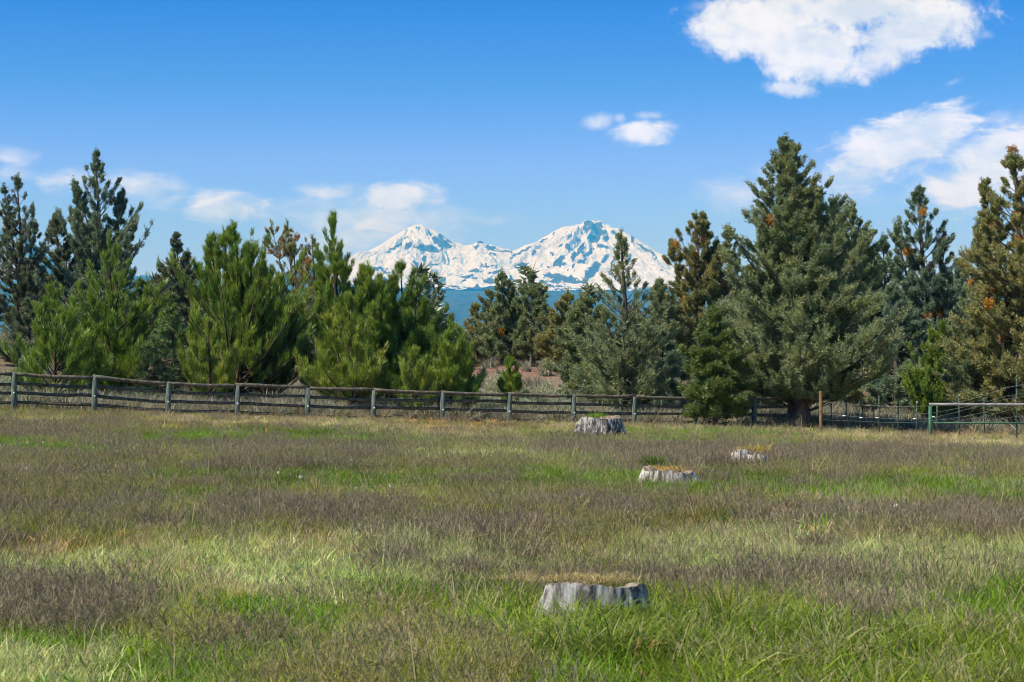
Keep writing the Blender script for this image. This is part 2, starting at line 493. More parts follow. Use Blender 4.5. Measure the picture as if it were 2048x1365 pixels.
# ------------------------------------------------------------------ mountains and hills
SKYL = [(-700, 560), (-330, 470), (-200, 400), (-120, 352), (-60, 368), (0, 413), (22, 432), (60, 480), (120, 535), (200, 560), (300, 552), (380, 560), (500, 566), (600, 552), (680, 532), (713, 514), (735, 503), (756, 493), (780, 477), (803, 463), (819, 455), (830, 450.5),
        (842, 449), (850, 453), (858, 457), (870, 461), (889, 473), (900, 482), (912, 486), (928, 491), (946, 489), (953, 484), (958, 482), (963, 483), (971, 487), (991, 492), (1010, 498), (1026, 501), (1034, 500), (1049, 491), (1062, 487), (1073, 485), (1084, 477),
        (1096, 471), (1108, 463), (1118, 458), (1127, 454), (1147, 452), (1155, 449.5), (1162, 449), (1166, 444), (1170, 441), (1180, 442), (1186, 440.5), (1192, 443), (1198, 441), (1205, 442.5), (1209, 449), (1217, 450), (1225, 455), (1241, 458), (1252, 466), (1264, 473),
        (1280, 482), (1295, 493), (1307, 503), (1319, 512), (1342, 534), (1380, 558), (1450, 580), (1600, 596), (2048, 606), (2800, 612)]
ROCKS = [  # patches of bare rock (read off at 2.56x from column 600, row 360): centre, half-axes, tilt
    (640, 347, 70, 17, 6), (690, 352, 30, 14, 15), (750, 328, 46, 24, 22), (700, 310, 26, 16, 40), (665, 270, 8, 26, -35), (490, 345, 46, 9, -28), (560, 335, 30, 15, -30), (450, 368, 26, 6, -10), (720, 285, 9, 20, -40), (540, 300, 6, 14, 40),
    (905, 337, 12, 26, 35), (925, 320, 14, 9, 0), (975, 350, 34, 12, 10), (1040, 364, 50, 7, 8), (990, 378, 26, 6, 10), (900, 465, 38, 9, 0), (960, 440, 40, 8, 10), (1000, 470, 50, 6, -10), (632, 405, 13, 16, 0), (635, 500, 14, 26, 30), (730, 512, 22, 14, -35), (740, 520, 8, 18, -40), (850, 505, 28, 8, -35),
    (970, 517, 26, 12, 0), (400, 452, 40, 8, 0), (440, 470, 26, 6, 10), (420, 505, 24, 22, 20), (560, 500, 15, 9, 30), (690, 435, 22, 5, 0), (800, 405, 22, 3, 0), (590, 430, 9, 14, 0),
    (1505, 240, 46, 30, 10), (1475, 217, 26, 11, 0), (1530, 222, 28, 9, 0), (1468, 255, 16, 24, -30), (1530, 268, 30, 24, 10), (1505, 298, 40, 18, 0), (1570, 300, 22, 14, 20), (1378, 345, 17, 22, -10), (1328, 422, 28, 24, 10), (1345, 400, 14, 14, 0), (1405, 385, 16, 30, 25), (1440, 350, 14, 36, 30),
    (1330, 335, 14, 12, 0), (1550, 340, 38, 10, 5), (1610, 270, 20, 12, 30), (1380, 290, 7, 20, 25), (1420, 310, 6, 24, 25), (1480, 375, 26, 10, -40), (1500, 455, 60, 22, -42), (1480, 495, 40, 14, -40), (1560, 400, 14, 30, 30), (1135, 440, 38, 24, 10), (1110, 380, 55, 8, -32), (1175, 345, 30, 6, -35), (1190, 372, 9, 24, 20),
    (1310, 490, 60, 10, 4), (1360, 508, 76, 16, 8), (1440, 520, 40, 12, 0), (1280, 520, 50, 6, 0), (1300, 545, 40, 5, 5), (1370, 585, 44, 8, 6), (1290, 378, 8, 16, 0), (1760, 350, 44, 7, 34), (1805, 380, 30, 9, 50), (1650, 262, 22, 8, 20), (1700, 305, 14, 26, 20), (1690, 400, 8, 30, -10), (1600, 430, 10, 34, 20),
    (1250, 310, 22, 5, -30), (1300, 270, 14, 5, -30), (1275, 440, 12, 8, 0), (1450, 415, 22, 10, -20), (1400, 440, 10, 14, 20)]


def build_mountains():
    cols = np.concatenate([np.arange(-700, 650, 8.0), np.arange(650, 1400, 1.1), np.arange(1400, 2800, 10.0)])
    u = np.concatenate([np.linspace(-0.25, -0.02, 8), np.linspace(0.0, 1.0, 300) ** 1.0])
    U, P = np.meshgrid(u, cols, indexing='ij')
    YR = 28000.0
    Y = YR - 7000 * U
    X = (P - 1024) / FPX * YR                      # columns run straight away from the ridge line
    sk = np.interp(P, [s[0] for s in SKYL], [s[1] for s in SKYL])
    E = (HOR - sk) * YR / FPX
    base = 830 + 60 * (fbm(X / 2500, Y / 2500, 41, 3) - .5)
    up = np.clip(U, 0, 1)
    fall = (1 - up) ** 1.7
    Z = base + (E - base) * fall
    amp = np.clip(up * 9.5, 0, 1) * (0.25 + 0.75 * (1 - up))
    # spurs and gullies running down the slope
    xm = (842 - 1024) / FPX * YR; xn = (1186 - 1024) / FPX * YR
    left = X < (1020 - 1024) / FPX * YR
    pxk = np.where(left, xm, xn)
    th = np.arctan2(X - pxk, np.maximum(YR + 500 - Y, 1) * .55); rad = np.hypot(X - pxk, YR - Y)
    thw = th + .25 * (fbm(X / 700, Y / 700, 8, 3) - .5)
    rg = .6 * ridged(thw * 4.2 + np.where(left, 0, 40), rad / 2600, 11, 5, .6) + .4 * ridged(X / 520, Y / 900, 12, 5, .6)
    Z = Z + amp * (rg - 0.62) * 560 * sstep(100, 900, E - base + 500)
    Z = Z + amp * (fbm(X / 150, Y / 260, 19, 4, .6) - .5) * 110
    Z = Z + (ridged(X / 120, Y / 120, 29, 3) - .5) * 16 * (U >= 0)
    Z = np.where(U < 0, np.minimum(Z, E * (1 + U * 2.2)), Z)
    # patches of rock
    pr = 1024 + X / Y * FPX
    qr = HOR - Z / Y * FPX
    zx = (pr - 600) * 2.56; zy = (qr - 360) * 2.56
    zx = zx + (fbm(zx / 22, zy / 22, 51, 4, .65) - .5) * 34
    zy = zy + (fbm(zx / 22 + 50, zy / 22, 57, 4, .65) - .5) * 28
    rock = np.zeros_like(zx)
    for (cx, cyy, a, b, rot) in ROCKS:
        r = math.radians(rot)
        dx = zx - cx; dy = zy - cyy
        q = np.hypot((dx * math.cos(r) + dy * math.sin(r)) / a, (-dx * math.sin(r) + dy * math.cos(r)) / b)
        rock = np.maximum(rock, 1.05 - q * .62)
    strk = fbm(thw * 26 + np.where(left, 0, 60), rad / 420, 71, 4, .6)
    fine = fbm(zx / 9, zy / 9, 77, 3, .6)
    low = sstep(430, 560, zy)
    band = fbm(zx / 60, zy / 11, 79, 4, .6)
    val = rock + (strk - .5) * .75 + (fine - .5) * .42 + .12 * low
    val2 = .25 + (strk - .5) * 1.1 + (fine - .5) * .5 + (band - .5) * (.4 + 1.3 * low) + .14 * low
    rock = np.maximum(sstep(.43, .55, val), sstep(.58, .68, val2) * .9)
    zxr = (pr - 600) * 2.56; zyr = (qr - 360) * 2.56
    line = np.interp(pr, [500, 700, 780, 850, 900, 970, 1030, 1090, 1150, 1240, 1300, 1400], [560, 566, 574, 572, 582, 584, 586, 590, 598, 578, 576, 576])
    line = line + (fbm(pr / 9, qr / 30, 83, 4, .6) - .5) * 16
    forest = sstep(-1.0, 1.5, qr - line)
    forest = np.where((pr < 640) & (pr > 50), 1.0, forest)
    forest = np.where(pr > 1420, 1.0, forest)
    n, m = X.shape
    idx = np.arange(n * m).reshape(n, m)
    F = np.stack([idx[:-1, :-1], idx[:-1, 1:], idx[1:, 1:], idx[1:, :-1]], -1).reshape(-1, 4)[:, ::-1]
    mt, T = new_mat('snow_and_rock')
    ra = T.n('ShaderNodeAttribute', attribute_name='rock').outputs['Fac']
    fa = T.n('ShaderNodeAttribute', attribute_name='forest').outputs['Fac']
    pos = T.n('ShaderNodeNewGeometry').outputs['Position']
    nz = T.noise(pos, 0.012, 5, .65)
    rc = T.mix(T.ramp(nz, .35, .65), (0.028, 0.03, 0.034), (0.075, 0.075, 0.075))
    sn = T.mix(T.ramp(nz, .4, .7), (0.50, 0.60, 0.78), (0.54, 0.64, 0.82))
    fo = T.mix(T.ramp(T.noise(pos, .02, 4, .7), .4, .6), (0.025, 0.038, 0.03), (0.05, 0.07, 0.05))
    c = T.mix(T.ramp(T.math('ADD', ra, T.math('MULTIPLY', T.math('SUBTRACT', T.noise(pos, .006, 4, .7), .5), .45)), .30, .72), sn, rc)
    c = T.mix(fa, c, fo)
    bs = T.n('ShaderNodeBsdfDiffuse', {'Color': c, 'Roughness': .7})
    T.n('ShaderNodeOutputMaterial', {'Surface': bs.outputs[0]})
    o = mesh_np('mountains', np.stack([X.ravel(), Y.ravel(), Z.ravel()], 1), F, mt, smooth=True,
                attrs={'rock': ('FLOAT', 'POINT', rock.ravel()), 'forest': ('FLOAT', 'POINT', forest.ravel())})
    tag(o, 'snow-covered volcanic peaks with bare rock ribs on the horizon', kind='structure')
    # forested foothills in front
    xs = np.linspace(-16000, 16000, 420); ys = np.linspace(6000, 21400, 160)
    X, Y = np.meshgrid(xs, ys)
    pr = 1024 + X / Y * FPX
    t = (Y - 6000) / 15000
    Z = -60 + 880 * np.clip(t, 0, 1) ** 1.6 + (ridged(X / 2600, Y / 3500, 33, 5, .5) - .6) * 260 * np.clip(t * 1.5, 0, 1) * (1 - sstep(.75, .98, t)) + (fbm(X / 300, Y / 300, 36, 3) - .5) * 40
    n, m = X.shape
    idx = np.arange(n * m).reshape(n, m)
    F = np.stack([idx[:-1, :-1], idx[:-1, 1:], idx[1:, 1:], idx[1:, :-1]], -1).reshape(-1, 4)
    mh, T = new_mat('forest_slope')
    pos = T.n('ShaderNodeNewGeometry').outputs['Position']
    fo = T.mix(T.ramp(T.noise(pos, .01, 6, .75), .4, .6), (0.022, 0.036, 0.028), (0.055, 0.075, 0.05))
    bs = T.n('ShaderNodeBsdfDiffuse', {'Color': fo, 'Roughness': .7})
    T.n('ShaderNodeOutputMaterial', {'Surface': bs.outputs[0]})
    o = mesh_np('hills', np.stack([X.ravel(), Y.ravel(), Z.ravel()], 1), F, mh, smooth=True)
    tag(o, 'blue forested foothills below the snow line', kind='structure')


build_mountains()


# ------------------------------------------------------------------ trees
def tri_cloud(P, D, n, L, W, spread, along, rng, sizevar=.35):
    """n triangles (leaf sprays or needles) at every point P along direction D"""
    N = len(P)
    P = np.repeat(P, n, 0); D = np.repeat(D, n, 0)
    k = len(P)
    q = rng.random((k, 1))
    rnd = unit(rng.normal(size=(k, 3)))
    d = unit(D * 1.0 + rnd * spread)
    base = P + D * (q - .35) * along + rnd * along * .22
    ln = L * (1 + rng.normal(0, sizevar, (k, 1))).clip(.4, 2)
    side = unit(np.cross(d, unit(rng.normal(size=(k, 3))))) * W * .5 * (1 + rng.normal(0, .25, (k, 1))).clip(.5, 1.6)
    V = np.stack([base - side, base + side, base + d * ln], 1)
    return V


def stem_skeleton(rng, off, H, hb, R, prof, el0, el1, curl, nprim, nsec, nspr, lean=(0, 0), lenvar=.22, secang=.7, gappy=0.0, upb=0.0):
    """one leader with its branches. Returns trunk points, branch centre lines, spray points and directions"""
    off = np.asarray(off, float)
    t = hb + (1 - hb) * rng.random(nprim) ** 1.05
    t = np.sort(t)
    tt = (t - hb) / (1 - hb)
    az = np.arange(nprim) * 2.399963 + rng.normal(0, .35, nprim)
    rad = R * prof(tt)
    lobe = 1 + .22 * np.sin(az * 2 + tt * 9 + rng.random() * 6) + .16 * np.sin(az * 3 - tt * 17 + rng.random() * 6)
    if gappy > 0:
        g = vnoise(az * .9 + 10, tt * 7, int(rng.integers(1000)))
        lobe = lobe * (1 - gappy * sstep(.35, .6, 1 - g))
    L = rad * (1 + rng.normal(0, lenvar, nprim)).clip(.35, 1.35) * lobe
    L = np.maximum(np.minimum(L, 1.22 * rad), .10)
    el = np.radians(el0 + (el1 - el0) * tt + rng.normal(0, 7, nprim))
    hd = np.stack([np.cos(az), np.sin(az), np.zeros(nprim)], 1)
    horiz = L / np.maximum(np.cos(el), .45)
    z0 = np.maximum(t * H - .9 * horiz * (np.sin(el) + curl), np.minimum(hb, .3) * H * .55 + .02 * H)
    over = np.maximum((z0 + horiz * (np.sin(el) + curl) - H * (.93 + .07 * rng.random(nprim))) / H, 0)
    z0 = z0 - over * H
    z0 = np.maximum(z0, .08 * H)
    leanv = np.array([lean[0], lean[1], 0.0])

    def trunk_at(z):
        w = (z / H)[..., None]
        wob = np.stack([.02 * H * np.sin(w[..., 0] * 5 + off[0] * 3), .02 * H * np.cos(w[..., 0] * 4 + off[1] * 5), 0 * w[..., 0]], -1) * w
        return off + leanv * w ** 1.3 + wob + np.concatenate([np.zeros_like(w), np.zeros_like(w), z[..., None]], -1)
    S = trunk_at(z0)
    def bpt(s, i):
        s_ = s[..., None]
        return S[i] + horiz[i][..., None] * (hd[i] * np.cos(el[i])[..., None] * s_ + np.array([0, 0, 1.0]) * (np.sin(el[i])[..., None] * s_ + curl * s_ ** 2))
    ss = np.linspace(0, 1, 5)
    ii = np.repeat(np.arange(nprim)[:, None], 5, 1)
    BL = bpt(np.repeat(ss[None], nprim, 0), ii)
    # secondary shoots
    wts = np.maximum(1, np.round(nsec * (L / (R * .75)).clip(.3, 1.5))).astype(int)
    i2 = np.repeat(np.arange(nprim), wts)
    s2 = .30 + .70 * rng.random(len(i2)) ** .6
    p2 = bpt(s2, i2)
    tan = unit(bpt(s2 + .05, i2) - p2)
    side = unit(np.cross(tan, np.array([0, 0, 1.0]))) * np.where(rng.random(len(i2)) < .5, -1, 1)[:, None]
    upw = np.array([0, 0, 1.0]) * (rng.random((len(i2), 1)) * .9 - .15 + upb)
    d2 = unit(tan * rng.uniform(.4, 1, (len(i2), 1)) + side * secang * rng.random((len(i2), 1)) + upw)
    l2 = (L[i2] * .38 * (1.15 - s2 * .7) + .06) * rng.uniform(.6, 1.3, len(i2))
    i3 = np.repeat(np.arange(len(i2)), nspr)
    q = (np.tile(np.arange(nspr), len(i2)) + .7 * rng.random(len(i3)) + .2) / nspr
    bend = np.array([0, 0, 1.0]) * (curl * .5)
    l2 = np.minimum(l2, .55) * (1 - .78 * tt[i2] ** 2)
    p3 = p2[i3] + (d2[i3] * q[:, None] + bend * (q ** 2)[:, None]) * l2[i3][:, None]
    d3 = unit(d2[i3] + 2 * bend * q[:, None] + rng.normal(0, .25, (len(i3), 3)))
    # a plume at the very tip
    zt = np.linspace(.90, 1.0, 12) * H
    pt = trunk_at(zt) + rng.normal(0, .02, (12, 3)); dt = unit(np.array([0, 0, 1.0]) + rng.normal(0, .3, (12, 3)))
    TR = trunk_at(np.linspace(0, 1, 9) * H)
    SB = np.stack([p2, p2 + d2 * l2[:, None] * .55, p2 + (d2 + bend) * l2[:, None]], 1)
    return TR, BL, L, SB, np.concatenate([p3, pt]), np.concatenate([d3, dt])


PROF = {
    'juniper': lambda t: np.sin(np.minimum(1, (1 - t) * 1.2) * 1.5708) * (0.84 + .16 * np.minimum(1, t / .18)) + .015,
    'column': lambda t: (1 - t ** 1.8) ** .8 * (0.7 + .3 * np.minimum(1, t / .2)) + .02,
    'broad': lambda t: np.sin(np.minimum(1, (1 - t) * 1.75) * 1.5708) * (0.74 + .26 * np.minimum(1, t / .2)) + .01,
    'pine': lambda t: np.sin(np.minimum(1, (1 - t) * 1.4) * 1.5708) * (0.74 + .26 * np.minimum(1, t / .2)) + .01,
    'spire': lambda t: (1 - t) ** .95 * (0.6 + .4 * np.minimum(1, t / .12)) + .015,
    'spruce': lambda t: (1 - t) ** .9 + .01,
    'old': lambda t: (1 - t ** 1.3) ** .6 * (.35 + .65 * np.minimum(1, t / .3)),
}
# kind: profile, branch angles, curl, primaries per metre of crown, secondaries, sprays, leaf (n, length, width, spread, along)
KIND = {
    'juniper': dict(prof='juniper', el=(10, 46), curl=.16, den=15, sec=12, spr=5, leaf=(19, .078, .036, 1.0, .22), sa=.9),
    'sparse': dict(prof='juniper', el=(5, 42), curl=.22, den=11, sec=8, spr=4, leaf=(16, .075, .03, .9, .2), sa=.8),
    'airy': dict(prof='old', el=(10, 50), curl=.45, den=8, sec=7, spr=4, leaf=(20, .072, .034, 1.2, .18), sa=.9),
    'old': dict(prof='old', el=(5, 50), curl=.22, den=12, sec=12, spr=5, leaf=(20, .078, .036, 1.1, .22), sa=.9),
    'column': dict(prof='column', el=(35, 75), curl=.25, den=17, sec=9, spr=5, leaf=(18, .07, .03, .8, .2), sa=.7),
    'pine': dict(prof='pine', el=(2, 62), curl=.42, den=13, sec=9, spr=4, leaf=(22, .13, .018, .42, .20), sa=.8, up=.7),
    'spruce': dict(prof='spruce', el=(-14, 30), curl=-.05, den=30, sec=12, spr=4, leaf=(14, .07, .024, .7, .2), sa=1.2),
}


def make_tree(name, label, cat, kind, px, d, top, hw, mat, seed, hb=.12, stems=None, dens=1.0, orange=0, brown=False, bark=None, group=None, trunk_r=None, gappy=.0,
              lean=(0, 0), dead=0, prof=None, tip_mat=None, lenvar=.36, small=False, clear=None):
    rng = np.random.default_rng(seed)
    K = KIND[kind]
    K = dict(K)
    if not small:
        K['el'] = (K['el'][0] + rng.normal(0, 7), K['el'][1] + rng.normal(0, 5)); K['curl'] = K['curl'] * rng.uniform(.6, 1.3)
    gappy = max(gappy, .22)
    g = at(px, d)
    H = EYE + (HOR - top) * d / FPX - g[2]
    R = (1.28 if kind == 'pine' else 1.2) * hw * d / FPX
    S = [(0, 1.0, 1.0, hb)] + list(stems or [])    # (offset in px from the trunk, share of the height, share of the radius, own base)
    e = empty(name, g - np.array([0, 0, .05]), label, cat, group)
    wood = Acc(); SP = []; SD = []; tips = []
    tr_r = trunk_r or max(.05, H * .018 + .02)
    pf = PROF[prof or K['prof']]
    for j, (ox, hs, rs, sb) in enumerate(S):
        h = H * hs; r = R * rs
        dxm = ox * d / FPX
        off = (0, 0, 0) if j == 0 else (dxm * .0, rng.normal(0, .1 * R), 0)
        npr = int(K['den'] * h * (1 - sb) * dens * (.55 + .45 * rs)) + 8
        TR, BL, L, SB, p, dr = stem_skeleton(rng, off, h, sb, r, pf, K['el'][0], K['el'][1], K['curl'], npr, K['sec'], K['spr'],
                                             lean=(dxm if j else lean[0] * d / FPX, rng.normal(0, .2 * R) if j else lean[1]), lenvar=lenvar, secang=K['sa'], gappy=gappy, upb=K.get('up', 0.0))
        zz = np.linspace(0, 1, 9)
        rr = tr_r * (1 if j == 0 else .6) * (1 - zz * .93)
        rr[0] *= 1.35
        TR = TR.copy(); TR[0, 2] -= .12
        wood.add(*tubes(TR[None], rr[None], 9))
        br = np.clip(L * .020 + .006, .006, .07)
        wood.add(*tubes(BL, br[:, None] * np.array([1, .8, .6, .4, .2]), 4))
        wood.add(*tubes(SB, np.full((len(SB), 1), .007) * np.array([1, .7, .3]), 3))
        SP.append(p); SD.append(dr)
    P = np.concatenate(SP); D = np.concatenate(SD)
    keep = P[:, 2] > max(.15, H * (clear if clear is not None else (.075 if kind == 'pine' else .05)))
    P = P[keep]; D = D[keep]
    n, ll, ww, spd, al = K['leaf']
    wood.obj('trunk', bark or M_BARK, e, smooth=True)
    # orange and brown clumps first take the sprays around them
    for i in range(orange):
        for _ in range(30):
            c = P[rng.integers(len(P))]
            if c[1] < .2 * R and c[2] > H * .35:
                break
        cr = rng.uniform(.16, .30) * (1.25 if not small else .8)
        q = np.linalg.norm(P - c, axis=1) < cr
        base = np.repeat(c[None], 34, 0) + rng.normal(0, cr * .28, (34, 3)).clip(-cr * .5, cr * .5)
        V = tri_cloud(base, unit(rng.normal(size=(34, 3)) + np.array([0, 0, .6])), 9, .085, .035, 1.1, .12, rng)
        P = P[~q]; D = D[~q]
        o = mesh_np('mistletoe_clump', V.reshape(-1, 3), np.arange(V.shape[0] * 3).reshape(-1, 3), M_BROWNC if (brown or i % 3 == 2) else M_ORANGE, e,
                    attrs={'tint': ('FLOAT', 'FACE', rng.random(len(V)))})
        o['label'] = 'orange-brown clump in the crown'
    V = tri_cloud(P, D, n, ll, ww, spd, al, rng)
    sh = np.repeat(rng.random(len(P)), n)
    tint = (.7 * sh + .3 * rng.random(len(V))) ** 1.2
    o = mesh_np('crown', V.reshape(-1, 3), np.arange(V.shape[0] * 3).reshape(-1, 3), mat, e, attrs={'tint': ('FLOAT', 'FACE', tint)},
                mats=[mat, tip_mat] if tip_mat else None,
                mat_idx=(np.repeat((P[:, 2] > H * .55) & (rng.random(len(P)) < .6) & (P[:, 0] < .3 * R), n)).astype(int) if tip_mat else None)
    for i in range(dead):
        # bare grey branches
        z = rng.uniform(.3, .95) * H; a = rng.uniform(2.0, 4.3); Ld = R * rng.uniform(.5, 1.0)
        s = np.linspace(0, 1, 6)
        pts = np.stack([np.cos(a) * Ld * s, np.sin(a) * Ld * s * .6 - .1 * s, z + Ld * (.25 * s + .35 * s ** 2)], 1) + rng.normal(0, .03, (6, 3))
        A = Acc(); A.add(*tubes(pts[None], (.022 * (1 - s * .8))[None], 5))
        for q in range(5):
            b0 = pts[rng.integers(2, 5)]; dd = unit(rng.normal(size=3) + np.array([0, 0, .6])) * rng.uniform(.2, .45)
            A.add(*tubes(np.stack([b0, b0 + dd * .5, b0 + dd + rng.normal(0, .04, 3)])[None], np.array([[.010, .007, .003]]), 4))
        A.obj('dead_branch', M_DEAD, e)
    return e


